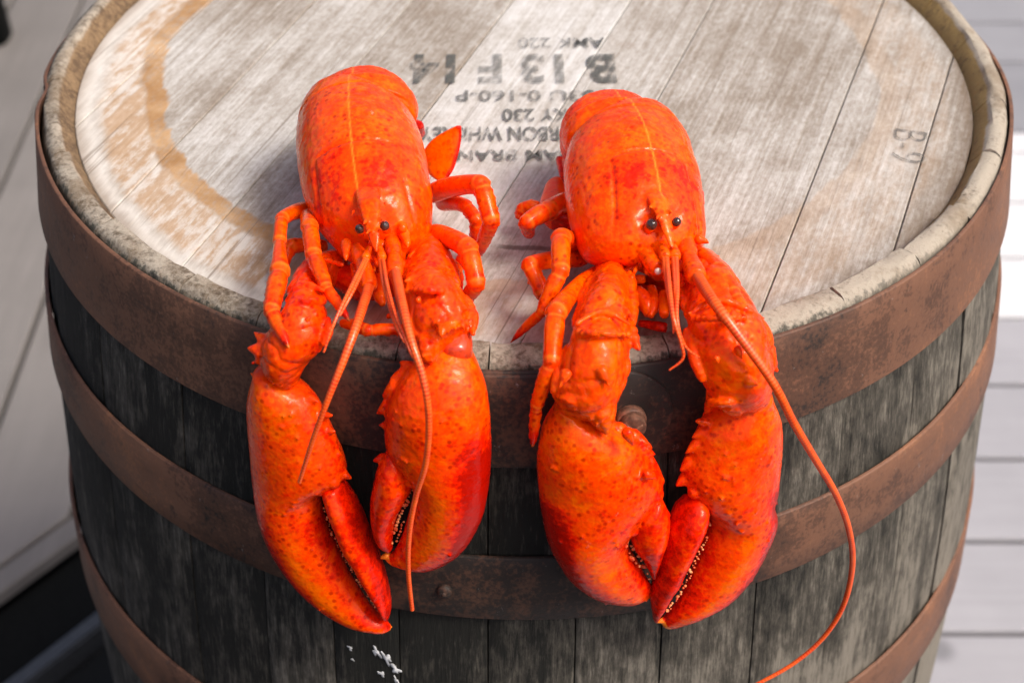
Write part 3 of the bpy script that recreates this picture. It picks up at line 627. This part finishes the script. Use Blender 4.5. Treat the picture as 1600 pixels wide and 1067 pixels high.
def make_body(root, B):
    mb = MB(); PR = B['car']; d = B['card']; info = pairs_loft(mb, PR, d, B['ca'], B['cb'], e=1.0, cap=0.45, k=5, tilt=B['tilt'])
    C, U, N, T = info['C'], info['U'], info['N'], info['T']
    F = nrm(C[len(C) * 2 // 3] - C[2]); Nn = nrm(N[4] - F * (N[4] @ F)); Rt = nrm(np.cross(F, Nn)); Rt = Rt if Rt @ U[4] > 0 else -Rt
    w0 = np.linalg.norm(U[2]); c0 = C[0]; a0 = info['a'][0]
    # abdomen: overlapping rings that curl down and under
    path = [(0.005, -.003), (-.004, -.0045), (-.013, -.010), (-.020, -.019), (-.023, -.030), (-.020, -.040), (-.010, -.046), (0.004, -.047)]
    for i in range(len(path) - 2):
        p, q = np.array(path[i]), np.array(path[i + 1]); q = q + (q - p) * .28
        sh = Rt * B.get('ash', 0) * i; A = c0 + F * p[0] + Nn * p[1] + sh; Bq = c0 + F * q[0] + Nn * q[1] + sh; t = nrm(Bq - A); nn = nrm(np.cross(Rt, t)); nn = nn if i > 3 or nn @ Nn > 0 else -nn
        if i > 3: nn = nn if nn @ F < 0.5 else -nn
        ss = (.99, .95, .88, .80, .72, .64)[i]; ww = w0 * ss * B.get('aw', .93)
        mb.loft([A, A + (Bq - A) * .5, A + (Bq - A) * .92, Bq], [Rt * ww * .95, Rt * ww * .985, Rt * ww, Rt * ww * .97], [nn] * 4, [a0 * .90 * ss, a0 * .97 * ss, a0 * 1.0 * ss, a0 * .95 * ss], [.018] * 4, e=0.95, cap=0.12)
    # rostrum and head
    ro = B['ros']; P = [V(x, y, dd) for x, y, dd, r in ro]; r = [q[3] * mpx(p) for p, q in zip(P, ro)]
    Up = [nrm(Nn * .8 + np.array([0, -.3, .5]))] * len(P)
    mb.loft(P, [Rt * q for q in r], Up, [q * .45 for q in r], [q * .6 for q in r], cap=.5)
    for x0, y0, x1, y1, dd, rr in B['rspikes']: mb.spike(V(x0, y0, dd), V(x1, y1, dd + .001), rr)
    for x, y, dd, rr, sx in B.get('lumps', []): X = V(x, y, dd); mb.ball(X, rr * mpx(X), sx)
    gx = V(*B['groove'], B['gd']); gf = (gx - c0) @ F; sock = [V(x, y, dd) for x, y, dd in B['sockets']]
    def disp(X, no):
        f = (X - c0) @ F; t = (X - c0) @ Rt / w0; up = no @ Nn
        arc = gf + 0.005 * t * t   # cervical groove
        g = -0.00085 * np.exp(-((f - arc) / 0.00085) ** 2) * sm(up, 0.15, 0.6) * sm(np.abs(t), .62, .5)
        g2 = 0.0004 * sm(f - arc, 0, 0.0025) * sm(f - arc, .012, .004) * sm(up, 0.1, 0.5) * sm(np.abs(t), .65, .4)
        side = -0.0010 * np.exp(-((np.abs(t) - (0.60 + 2.2 * (f - gf))) / 0.035) ** 2) * sm(f, gf - .002, gf + .012) * sm(f, gf + .05, gf + .03) * (up > .1)
        rim = -0.0008 * np.exp(-((f - 0.0035) / 0.0007) ** 2)
        s = 0
        for q in sock: s = s - 0.0022 * np.exp(-(np.linalg.norm(X - q, axis=1) / 0.0048) ** 2)
        return g + g2 + side + rim + s
    me = fuse(mb, 0.0008, 2, disp, ((.0005, 70), (.00022, 330))); X = verts(me); f = (X - c0) @ F; t = (X - c0) @ Rt / w0; up = (X - c0) @ Nn
    fr = (f - gf) / 0.05
    wob = np.array([MN.noise((x * 120, y * 120, z * 120)) for x, y, z in X]); fr = fr + .16 * wob; saddle = np.exp(-((np.abs(t) - 0.42 + .2 * wob) / 0.30) ** 2) * sm(fr, -0.10, 0.42) * sm(fr, 1.0, 0.45)
    red = 0.0 + 0.46 * saddle + 0.30 * sm(up, -.004, -.022) + 0.22 * sm(fr, 0.75, 0.1) * sm(fr, -.25, .15) * sm(np.abs(t), .95, .55) + 0.12 * sm(f, 0.0, -.02) + 0.22 * sm(fr, .9, 1.3)
    for q in sock: red = red + .35 * np.exp(-(np.linalg.norm(X - q, axis=1) / .0050) ** 2)
    pale = 0.75 * np.exp(-(t - 0.0) ** 2 / 0.014 ** 2) * (up > 0) * sm(fr, 0.8, 0.5)
    attr(me, 'red', red); attr(me, 'pale', pale); link('shell_body', me, SHELL, root)
    for x, y, dd, rr in B['eyes']:
        q = V(x, y, dd); r = rr * mpx(q); eb = MB(); eb.ball(q, r, 1.12, ax=Nn + .4 * F, n=18); e = link('eye', eb.mesh('eye'), EYEM, root)
        sb = MB(); sb.tube([q - Nn * r * 1.6 - F * .001, q - Nn * r * .5], [r * .9, r * .95]); sm_ = sb.mesh('eye_stalk'); attr(sm_, 'red', [0.1] * len(sm_.vertices)); link('eye_stalk', sm_, SHELL, e)
    return F, Nn, Rt, c0

def blob_part(root, name, fn, red=0.2, mat=None, voxel=0.0007):
    mb = MB(); fn(mb); me = fuse(mb, voxel, 2); n = len(me.vertices); attr(me, 'red', [red] * n); attr(me, 'pale', [0.0] * n); return link(name, me, mat or SHELL, root)
def segs(root, name, pts, red=0.05):                       # stubby jointed feeler base
    def fn(mb):
        P = [V(x, y, d) for x, y, d, r in pts]; r = [q[3] * mpx(p) for p, q in zip(P, pts)]
        for i in range(len(P) - 1):
            A, B = P[i], P[i + 1]; D = nrm(B - A); mb.tube([A - D * r[i] * .2, A + (B - A) * .3, A + (B - A) * .8, B + D * r[i + 1] * .1], [r[i] * .8, r[i] * .98, r[i + 1] * 1.08, r[i + 1] * .98], n=14, cap=.3)
    return blob_part(root, name, fn, red)
def teeth_line(pts, d, r, n, jit=1.5):
    Q = catmull(np.array(pts, float), 12); u = np.linspace(0, len(Q) - 1, n); out = []
    for i in u: out.append((np.interp(i, range(len(Q)), Q[:, 0]) + random.uniform(-jit, jit), np.interp(i, range(len(Q)), Q[:, 1]), d + random.uniform(-.001, .001), r * random.uniform(.35, 1.1)))
    return out
def fan(root, pts, d, th, red, label=None, rim=True):      # leaf-like plate of the tail fan: (lx,ly,rx,ry)
    mb = MB(); info = pairs_loft(mb, pts, d, th, e=0.9, cap=.5); me = fuse(mb, 0.0006, 2); X = verts(me); s, t, h = local(info, X)
    attr(me, 'red', red + (1.0 * np.maximum(sm(t, .78, .95), sm(s, .9, 1.0)) if rim else 0)); attr(me, 'pale', np.zeros(len(X))); return link('tail_fan', me, SHELL, root)

# ---- the lobster on the left
b0 = V(575, 330, 0.0)
LA = empty('lobster', tuple(b0), 'red boiled lobster on the left with a raised leaf of tail fan beside it', 'lobster', 'boiled lobsters on the barrel')
make_body(LA, dict(
    car=[(483, 170, 649, 192), (470, 196, 660, 220), (466, 236, 668, 256), (469, 280, 673, 298), (478, 314, 673, 328), (492, 345, 669, 356), (510, 373, 657, 381), (530, 396, 634, 398)],
    card=[.050, .048, .0455, .0425, .039, .035, .030, .026], ca=[.0262, .0288, .0308, .0308, .0295, .0270, .0225, .013], cb=[.022, .024, .027, .028, .027, .024, .019, .012], tilt=-0.004,
    ros=[(570, 278, .0600, 20), (577, 318, .0620, 18), (581, 345, .0585, 14.5), (585, 370, .0545, 9.5), (588, 394, .0505, 3.5)],
    rspikes=[(572, 345, 567, 351, .060, .0012), (596, 342, 602, 347, .060, .0012), (577, 360, 571, 367, .058, .0011), (594, 358, 599, 364, .058, .0011), (552, 330, 549, 338, .058, .001), (602, 318, 604, 327, .063, .001)],
    aw=.89, ash=-.0010, groove=(560, 222), gd=.071, sockets=[(561, 352, .050), (604, 344, .053)],
    lumps=[(628, 356, .048, 9, 1)],
    eyes=[(562, 358, .0545, 7.8), (601, 353, .0555, 8.2)]))
fan(LA, [(670, 270, 694, 286), (660, 244, 709, 264), (672, 222, 718, 234), (694, 206, 721, 212), (713, 197, 720, 199)], [.014, .020, .028, .034, .038], .0024, -.10)
fan(LA, [(640, 205, 664, 212), (644, 190, 660, 200)], [.012, .022], .003, 0.9, rim=False)
# claws
PA = dict(outer=-1, d=[.019] * 11 + [.016], ta=[.012, .016, .018, .0185, .018, .0165, .015, .013, .011, .009, .006, .003], label='slender pincer claw',
    palm=[(400, 580, 444, 590), (391, 622, 490, 628), (393, 688, 526, 698), (398, 738, 538, 746), (404, 778, 500, 775), (417, 828, 506, 820), (438, 874, 523, 861), (468, 916, 546, 904), (512, 953, 567, 935), (553, 974, 587, 960), (585, 982, 602, 970), (604, 981, 610, 975)],
    knobs=[(500, 764, .024, 13), (520, 752, .024, 12)],
    spikes=[(484, 622, 496, 627, .0022), (503, 648, 517, 649, .0022), (513, 672, 522, 674, .002), (522, 704, 531, 710, .0022), (530, 736, 545, 745, .0026), (404, 590, 393, 584, .0018), (602, 980, 612, 979, .0012, .016)],
    finger=[(506, 764, 537, 760), (519, 798, 555, 793), (537, 842, 576, 840), (560, 884, 594, 885), (580, 919, 605, 922), (594, 946, 610, 950), (602, 962, 609, 966)], fd=.020, fa=[.009, .0120, .012, .011, .009, .007, .004],
    teeth=teeth_line([(508, 790), (518, 828), (536, 864), (560, 905), (586, 948)], .022, 1.7, 54, 3) ,
    arm=[([(505, 405, 545, 425), (470, 425, 520, 440), (456, 448, 508, 455), (454, 462, 503, 466)], [.012, .016, .024, .030], [.011, .014, .015, .012]),
         ([(452, 464, 502, 464), (442, 492, 512, 500), (424, 520, 512, 528), (410, 545, 496, 552), (414, 572, 478, 574), (430, 590, 468, 588)], [.031, .030, .029, .027, .024, .021], [.012, .0165, .018, .016, .013, .008])],
    aknobs=[(452, 580, .024, 17), (425, 557, .026, 16)], aspikes=[(415, 530, 402, 522, .003), (408, 548, 393, 545, .0035), (412, 560, 398, 566, .002), (496, 545, 503, 540, .0015), (480, 500, 484, 496, .001, .047)], ared=.12,
    ridges=[([(470, 430), (456, 450), (454, 466)], .034, .002), ([(458, 452), (482, 446), (506, 454)], .042, .0016), ([(512, 500), (513, 520), (505, 538)], .034, .0028), ([(442, 488), (424, 520), (409, 548)], .030, .0024)], collars=[(448, 468, 506, 468, .036, .008, 0, -5), (412, 556, 436, 578, .030, .006, -4, 6)])
make_claw(LA, PA)
PB = dict(outer=1, d=[.020] * 9 + [.018], ta=[.012, .017, .020, .0205, .020, .018, .015, .011, .007, .003], label='short broad crusher claw',
    palm=[(674, 550, 738, 546), (634, 580, 756, 587), (606, 624, 765, 638), (602, 662, 768, 690), (608, 702, 767, 728), (645, 756, 762, 776), (637, 803, 749, 818), (627, 840, 722, 862), (614, 862, 676, 888), (602, 868, 626, 884)],
    knobs=[(626, 704, .026, 14), (640, 752, .027, 10)],
    spikes=[(640, 575, 628, 567, .003), (630, 585, 615, 590, .003), (618, 606, 603, 616, .0035), (608, 634, 594, 643, .0035), (606, 664, 596, 664, .002), (604, 868, 596, 871, .0014, .020)],
    finger=[(604, 704, 642, 742), (590, 730, 644, 764), (582, 770, 634, 782), (581, 800, 622, 803), (585, 828, 615, 824), (594, 848, 613, 842), (605, 860, 613, 855)], fd=.022, fa=[.010, .013, .0125, .011, .009, .006, .003], fspikes=[(597, 716, 586, 719, .0022)],
    teeth=teeth_line([(643, 766), (633, 790), (624, 808), (616, 830), (607, 860)], .022, 3.0, 18, 1.5) + teeth_line([(630, 815), (620, 845)], .021, 2.2, 7, 1),
    arm=[([(632, 372, 676, 388), (640, 392, 702, 408), (632, 418, 712, 432), (628, 440, 716, 450)], [.014, .020, .028, .033], [.012, .015, .017, .014]),
         ([(628, 440, 718, 448), (630, 466, 728, 474), (636, 495, 736, 500), (646, 522, 738, 518), (650, 545, 712, 532)], [.035, .035, .034, .031, .027], [.013, .019, .020, .017, .011]),
         ([(650, 528, 690, 536), (654, 545, 688, 550), (660, 560, 684, 560)], [.036, .034, .031], [.009, .010, .006])],
    aspikes=[(690, 510, 690, 524, .0022, .050), (722, 480, 732, 484, .002, .044), (705, 500, 716, 503, .002, .050), (653, 470, 655, 465, .001, .055)], ared=-.02,
    ridges=[([(676, 388), (702, 408), (716, 446)], .034, .0026), ([(628, 402), (622, 425), (630, 448)], .034, .0022), ([(632, 440), (672, 424), (716, 446)], .046, .0016), ([(726, 466), (738, 495), (739, 522)], .036, .003), ([(632, 470), (640, 500), (652, 525)], .036, .0026)], collars=[(672, 512, 738, 506, .040, .012, 2, 9), (634, 452, 712, 452, .042, .012, 0, -6)],
    skin=[([(680, 530, 736, 518), (684, 545, 739, 538), (690, 556, 738, 552)], .028, .0105)])
make_claw(LA, PB)
for L in ([(668, 304, .022, 17), (752, 288, .050, 15), (768, 346, .038, 14), (746, 402, .010, 6)],
          [(690, 318, .014, 13), (728, 322, .030, 11), (745, 345, .026, 11), (742, 380, .012, 8)],
          [(664, 364, .020, 17), (732, 388, .046, 16), (745, 444, .036, 14), (716, 486, .014, 8)],
          [(664, 398, .018, 17), (706, 424, .028, 17), (712, 452, .024, 12)],
          [(735, 385, .02, 9), (718, 412, .010, 9)],
          [(486, 326, .022, 13), (440, 342, .038, 11), (437, 378, .036, 11), (437, 426, .038, 16), (424, 486, .040, 13), (452, 545, .044, 3)],
          [(505, 384, .014, 12), (452, 385, .020, 12), (444, 410, .016, 9)],
          [(478, 335, .024, 12), (484, 356, .042, 14), (490, 400, .042, 13), (510, 450, .040, 10), (547, 503, .036, 2.5)]):
    make_leg(LA, L)
make_leg(LA, [(536, 505, .022, 9), (575, 516, .024, 10), (640, 516, .022, 9)], tipred=0.4)
def feel_tail(root, pts, name, base):
    b = segs(root, name + '_base', base); feeler(root, pts, name, par=b); return b
feel_tail(LA, [(577, 446, .040, 9), (560, 500, .044, 8.2), (540, 555, .046, 7.2), (512, 625, .046, 5.6), (488, 690, .045, 4.6), (468, 753, .043, 3.4)], 'antenna', [(556, 388, .040, 12), (566, 408, .040, 13), (577, 446, .040, 13)])
feel_tail(LA, [(617, 424, .046, 9.5), (627, 470, .058, 8.5), (642, 530, .062, 7.4), (661, 590, .060, 6.6), (670, 650, .056, 6), (666, 720, .052, 5.5), (650, 775, .049, 5), (640, 830, .047, 4.6), (638, 890, .044, 4.2), (644, 952, .041, 3.6)], 'antenna', [(612, 376, .042, 13), (616, 398, .043, 12), (617, 426, .046, 13)])
for base, lines in (([(577, 388, .046, 6), (571, 404, .046, 7)], [[(570, 405, .047, 4), (548, 450, .050, 3.6), (524, 500, .050, 3), (506, 550, .046, 2)], [(574, 406, .046, 3.5), (553, 452, .049, 3.2), (531, 493, .046, 2.4)]]),
                    ([(594, 388, .047, 6), (597, 404, .047, 7)], [[(598, 406, .048, 4), (606, 450, .056, 3.4), (621, 500, .058, 3), (640, 548, .056, 2.4), (651, 566, .054, 1.6)], [(594, 406, .047, 3.6), (600, 448, .053, 3), (617, 506, .054, 2.4), (632, 535, .052, 1.6)]])):
    b = segs(LA, 'antennule_base', base, -.1)
    for l in lines: feeler(LA, l, 'antennule', par=b)
for pts, rd in (([(541, 378, .042, 9), (540, 398, .041, 5), (541, 408, .040, 2)], .0), ([(630, 362, .044, 10), (636, 378, .044, 6), (637, 388, .043, 2)], .0), ([(552, 412, .034, 7), (560, 440, .028, 8), (572, 462, .024, 6)], .1),
                ([(592, 432, .026, 10), (594, 462, .024, 11), (598, 476, .022, 6)], .15), ([(510, 406, .030, 4), (535, 414, .034, 4)], .0), ([(640, 402, .036, 5), (662, 386, .034, 6)], -.1), ([(548, 395, .030, 16), (590, 410, .026, 22), (628, 398, .03, 15)], .35), ([(530, 430, .012, 24), (575, 450, .010, 24), (615, 440, .012, 22)], .6), ([(610, 492, .022, 5), (602, 500, .02, 1.5)], .1), ([(580, 380, .040, 9), (600, 385, .040, 9)], .1)):
    segs(LA, 'mouthpart', pts, rd)

def bristle_face(root, x0, x1, y0, y1, n, d0):             # the many little feelers and plates round the mouth
    for _ in range(n):
        x, y = random.uniform(x0, x1), random.uniform(y0, y1); r = random.uniform(2.0, 4.2); dx, dy = random.uniform(-7, 7), random.uniform(7, 17)
        segs(root, 'mouthpart', [(x, y, d0, r), (x + dx * .5, y + dy * .5, d0 + .003, r), (x + dx, y + dy, d0, r * .5)], random.choice((-.2, .0, .25, .5)))
bristle_face(LA, 545, 632, 396, 428, 16, .036)
# ---- the lobster on the right
b1 = V(990, 340, 0.0)
LB = empty('lobster', tuple(b1), 'red boiled lobster on the right, one very long whip feeler curving down past its claw', 'lobster', 'boiled lobsters on the barrel')
make_body(LB, dict(
    car=[(888, 232, 1042, 198), (883, 258, 1060, 218), (884, 290, 1074, 245), (889, 324, 1087, 284), (899, 360, 1094, 324), (917, 392, 1095, 354), (948, 412, 1092, 380), (986, 418, 1076, 398)],
    card=[.050, .048, .0455, .0425, .039, .035, .030, .026], ca=[.0245, .0280, .0304, .0308, .0295, .0270, .0225, .013], cb=[.022, .024, .027, .028, .027, .024, .019, .012], tilt=0.004,
    ros=[(1014, 278, .0610, 20), (1028, 314, .0630, 17), (1037, 340, .0595, 14), (1044, 364, .0555, 9.5), (1051, 388, .0515, 4)],
    rspikes=[(1028, 338, 1024, 345, .062, .0011), (1046, 330, 1052, 334, .062, .0011), (1036, 352, 1033, 358, .060, .001), (1016, 322, 1014, 328, .063, .0008)],
    aw=.88, ash=.0012, groove=(992, 238), gd=.071, sockets=[(1016, 346, .056), (1058, 340, .056)],
    
    eyes=[(1018, 351, .0575, 9.4), (1057, 347, .0575, 7.6)]))
fan(LB, [(868, 250, 892, 256), (872, 268, 888, 272), (876, 280, 886, 284)], [.012, .010, .008], .004, .8, rim=False)
fan(LB, [(1086, 292, 1098, 300), (1086, 314, 1101, 318)], [.018, .014], .003, .6, rim=False)
fan(LB, [(850, 302, 880, 286), (840, 330, 900, 330), (850, 345, 905, 352)], [.016, .020, .020], .006, .0)
PC = dict(outer=-1, d=[.021] * 10 + [.019], ta=[.012, .018, .021, .0215, .021, .0195, .0175, .015, .012, .008, .004], label='large swollen crusher claw',
    palm=[(866, 634, 916, 642), (847, 670, 980, 676), (840, 718, 1016, 716), (841, 762, 1036, 760), (845, 802, 1008, 800), (852, 836, 984, 834), (866, 868, 984, 856), (890, 903, 996, 876), (926, 930, 1008, 898), (964, 940, 1016, 910), (1000, 937, 1020, 916)],
    knobs=[(1020, 772, .025, 18), (990, 826, .028, 12)],
    spikes=[(948, 662, 962, 668, .0025), (966, 670, 986, 679, .003), (988, 682, 1010, 694, .0034), (1002, 702, 1018, 708, .003), (1012, 722, 1028, 738, .0032), (1022, 742, 1034, 750, .0026), (980, 676, 988, 692, .0022, .038), (1010, 740, 1022, 746, .0022, .034), (1012, 916, 1022, 918, .0014, .021)],
    finger=[(985, 822, 1034, 778), (984, 838, 1045, 800), (990, 856, 1043, 824), (1003, 872, 1037, 846), (1012, 888, 1030, 868), (1018, 902, 1025, 890)], fd=.024, fa=[.011, .013, .0125, .010, .007, .004], fspikes=[(1038, 800, 1046, 804, .002)],
    teeth=teeth_line([(982, 850), (994, 860), (1004, 878), (1014, 904)], .024, 3.4, 9, 1) + teeth_line([(978, 846), (985, 868), (998, 884)], .028, 3.8, 6, 1),
    arm=[([(930, 418, 985, 428), (918, 448, 988, 462), (904, 488, 988, 498), (898, 512, 986, 516)], [.013, .024, .032, .034], [.012, .017, .020, .015]),
         ([(897, 512, 987, 514), (886, 540, 982, 546), (876, 572, 976, 574), (866, 604, 968, 610), (868, 626, 962, 634)], [.035, .035, .034, .031, .027], [.014, .019, .020, .018, .012]),
         ([(918, 630, 964, 636), (918, 648, 962, 652), (930, 662, 952, 662)], [.034, .030, .028], [.010, .010, .006])],
    aknobs=[(990, 530, .036, 10), (990, 518, .036, 8)], aspikes=[(992, 536, 998, 546, .002, .036), (940, 580, 950, 598, .0022, .050), (885, 585, 876, 602, .0022, .050), (880, 618, 870, 612, .002), (905, 634, 904, 644, .002, .038), (922, 646, 922, 656, .002, .038)], ared=-.12,
    ridges=[([(930, 428), (912, 462), (899, 510)], .034, .0026), ([(984, 428), (989, 470), (988, 508)], .036, .0030), ([(932, 430), (958, 452), (988, 500)], .044, .0016), ([(900, 506), (940, 486), (986, 508)], .050, .0017), ([(886, 540), (874, 575), (866, 612)], .034, .0028), ([(981, 548), (976, 578), (966, 612)], .034, .0026)], collars=[(868, 622, 922, 640, .032, .010, 1, 8), (902, 518, 984, 520, .046, .010, 0, -6)])
make_claw(LB, PC)
PD = dict(outer=1, d=[.021] * 10 + [.018], ta=[.013, .017, .019, .0195, .019, .0175, .016, .014, .0115, .008, .004], label='long pincer claw crossing the other tip',
    palm=[(1130, 636, 1204, 620), (1098, 666, 1217, 656), (1081, 706, 1218, 706), (1068, 744, 1214, 758), (1085, 780, 1207, 783), (1110, 812, 1211, 806), (1100, 850, 1199, 846), (1084, 888, 1176, 890), (1068, 924, 1142, 932), (1053, 950, 1098, 958), (1033, 969, 1052, 977)],
    knobs=[(1085, 768, .026, 12), (1108, 785, .026, 14)],
    spikes=[(1102, 660, 1090, 658, .0024), (1096, 676, 1084, 682, .0028), (1088, 694, 1076, 704, .0028), (1078, 722, 1067, 732, .0028), (1072, 748, 1060, 756, .003), (1205, 778, 1213, 786, .002), (1034, 969, 1026, 972, .0013, .019)],
    finger=[(1072, 778, 1100, 790), (1060, 796, 1102, 808), (1046, 830, 1089, 842), (1031, 872, 1070, 883), (1020, 912, 1050, 922), (1016, 944, 1035, 950), (1020, 960, 1029, 964)], fd=[.022, .024, .025, .025, .024, .023, .021], fa=[.009, .0125, .0125, .0115, .0095, .007, .004],
    teeth=teeth_line([(1108, 812), (1098, 850), (1081, 888), (1064, 922), (1044, 955)], .023, 2.3, 44, 4),
    arm=[([(1060, 408, 1110, 410), (1062, 440, 1140, 440), (1070, 470, 1165, 470), (1074, 492, 1178, 490)], [.014, .024, .032, .034], [.012, .017, .020, .016]),
         ([(1072, 490, 1180, 490), (1078, 524, 1196, 524), (1084, 556, 1204, 560), (1096, 590, 1206, 594), (1108, 618, 1200, 618)], [.035, .035, .034, .031, .027], [.014, .019, .020, .018, .013]),
         ([(1110, 600, 1168, 606), (1116, 624, 1168, 624), (1130, 638, 1160, 636)], [.033, .030, .027], [.011, .011, .007])],
    aknobs=[(1074, 520, .034, 10)], aspikes=[(1072, 528, 1064, 541, .0018, .034), (1196, 555, 1210, 573, .0034), (1180, 500, 1190, 498, .0022), (1190, 530, 1200, 532, .002), (1152, 545, 1158, 556, .0018, .054), (1170, 596, 1182, 600, .002, .048), (1120, 560, 1122, 568, .0015, .055)], ared=-.10,
    ridges=[([(1112, 412), (1145, 446), (1180, 492)], .036, .003), ([(1062, 430), (1068, 465), (1074, 496)], .034, .0026), ([(1076, 490), (1125, 470), (1178, 488)], .050, .0017), ([(1180, 492), (1198, 530), (1207, 575)], .036, .003), ([(1078, 520), (1084, 556), (1098, 592)], .036, .003)], collars=[(1168, 604, 1204, 598, .034, .006, 4, 9), (1110, 632, 1166, 630, .034, .008, 0, 6), (1078, 496, 1176, 494, .046, .012, 0, -6)])
make_claw(LB, PD)
for L in ([(896, 318, .020, 20), (856, 330, .030, 16), (822, 348, .030, 13), (828, 370, .014, 7)],
          [(838, 322, .020, 11), (816, 325, .018, 9), (812, 338, .014, 8)],
          [(905, 388, .016, 15), (876, 372, .044, 16), (876, 424, .042, 14), (846, 488, .026, 9), (797, 536, .006, 2)],
          [(910, 404, .018, 15), (826, 414, .032, 13), (848, 458, .022, 13), (876, 480, .008, 6)],
          [(930, 426, .020, 14), (868, 490, .038, 17), (862, 566, .034, 14), (838, 634, .024, 10), (832, 698, .020, 4)],
          [(1086, 394, .030, 14), (1124, 424, .044, 14), (1146, 460, .044, 12), (1190, 535, .046, 5)],
          [(1113, 585, .016, 9), (1110, 640, .014, 9), (1092, 690, .012, 5)]):
    make_leg(LB, L)
feel_tail(LB, [(1088, 430, .050, 10.5), (1115, 472, .058, 9.6), (1147, 514, .060, 9), (1207, 597, .058, 7.6), (1240, 660, .055, 6.8), (1273, 716, .052, 6.2), (1305, 770, .048, 5.6), (1326, 825, .044, 5.2), (1332, 882, .040, 4.9), (1318, 945, .036, 4.5), (1286, 996, .032, 4), (1240, 1036, .028, 3.6), (1185, 1067, .024, 3.2), (1130, 1092, .020, 2.4)], 'antenna', [(1072, 372, .042, 13), (1076, 400, .043, 14), (1088, 432, .050, 16)])
segs(LB, 'antenna_base', [(985, 376, .040, 14), (1004, 390, .042, 13), (1026, 420, .044, 13)])
fb = MB(); q = V(1028, 424, .048); fb.ball(q, 5.5 * mpx(q)); link('broken_feeler_end', fb.mesh('broken_feeler_end'), FLESH, LB)
for base, lines in (([(1035, 386, .048, 8), (1040, 402, .049, 9)], [[(1041, 404, .050, 5), (1046, 450, .056, 4.4), (1052, 495, .058, 3.8), (1064, 535, .054, 3), (1067, 560, .050, 2.6), (1046, 578, .046, 1.6)], [(1037, 404, .050, 4), (1043, 450, .054, 3.6), (1052, 505, .054, 2.6), (1052, 520, .050, 1.8)]]),
                    ([(1052, 386, .048, 8), (1055, 402, .049, 9)], [[(1056, 404, .050, 5), (1058, 450, .055, 4.2), (1058, 500, .056, 3.4), (1070, 540, .050, 2.4), (1092, 558, .046, 1.4)], [(1052, 404, .050, 4), (1055, 452, .055, 3.6), (1056, 510, .054, 2.4)]])):
    b = segs(LB, 'antennule_base', base, -.1)
    for l in lines: feeler(LB, l, 'antennule', par=b)
for pts, rd in (([(1090, 374, .042, 9), (1100, 376, .042, 5), (1108, 380, .041, 2)], .0), ([(980, 372, .040, 10), (982, 392, .038, 8)], .0), ([(975, 424, .030, 6), (1002, 414, .032, 6)], .0), ([(980, 438, .028, 7), (1006, 436, .030, 7)], -.1),
                ([(990, 455, .026, 14), (1008, 470, .024, 14), (1014, 490, .022, 9)], .1), ([(1018, 452, .024, 10), (1022, 478, .024, 10), (1016, 494, .022, 6)], .0), ([(1036, 458, .026, 8), (1038, 492, .026, 8)], -.1), ([(938, 410, .026, 5), (968, 432, .026, 5)], .0),
                ([(1000, 410, .030, 17), (1040, 420, .030, 22), (1075, 405, .03, 16)], .25), ([(985, 450, .010, 26), (1030, 462, .008, 26), (1070, 455, .010, 26)], .55), ([(1000, 505, .014, 7), (1040, 512, .014, 8)], .8), ([(1030, 380, .040, 10), (1058, 380, .040, 10)], .1)):
    segs(LB, 'mouthpart', pts, rd)
bristle_face(LB, 985, 1072, 398, 440, 16, .036)
mb = MB(); 
for x, y, r in ((952, 424, 6), (962, 432, 7), (946, 420, 5)): q = V(x, y, .026); mb.ball(q, r * mpx(q))
link('broken_flesh', fuse(mb, .0008, 2), FLESH, LB)
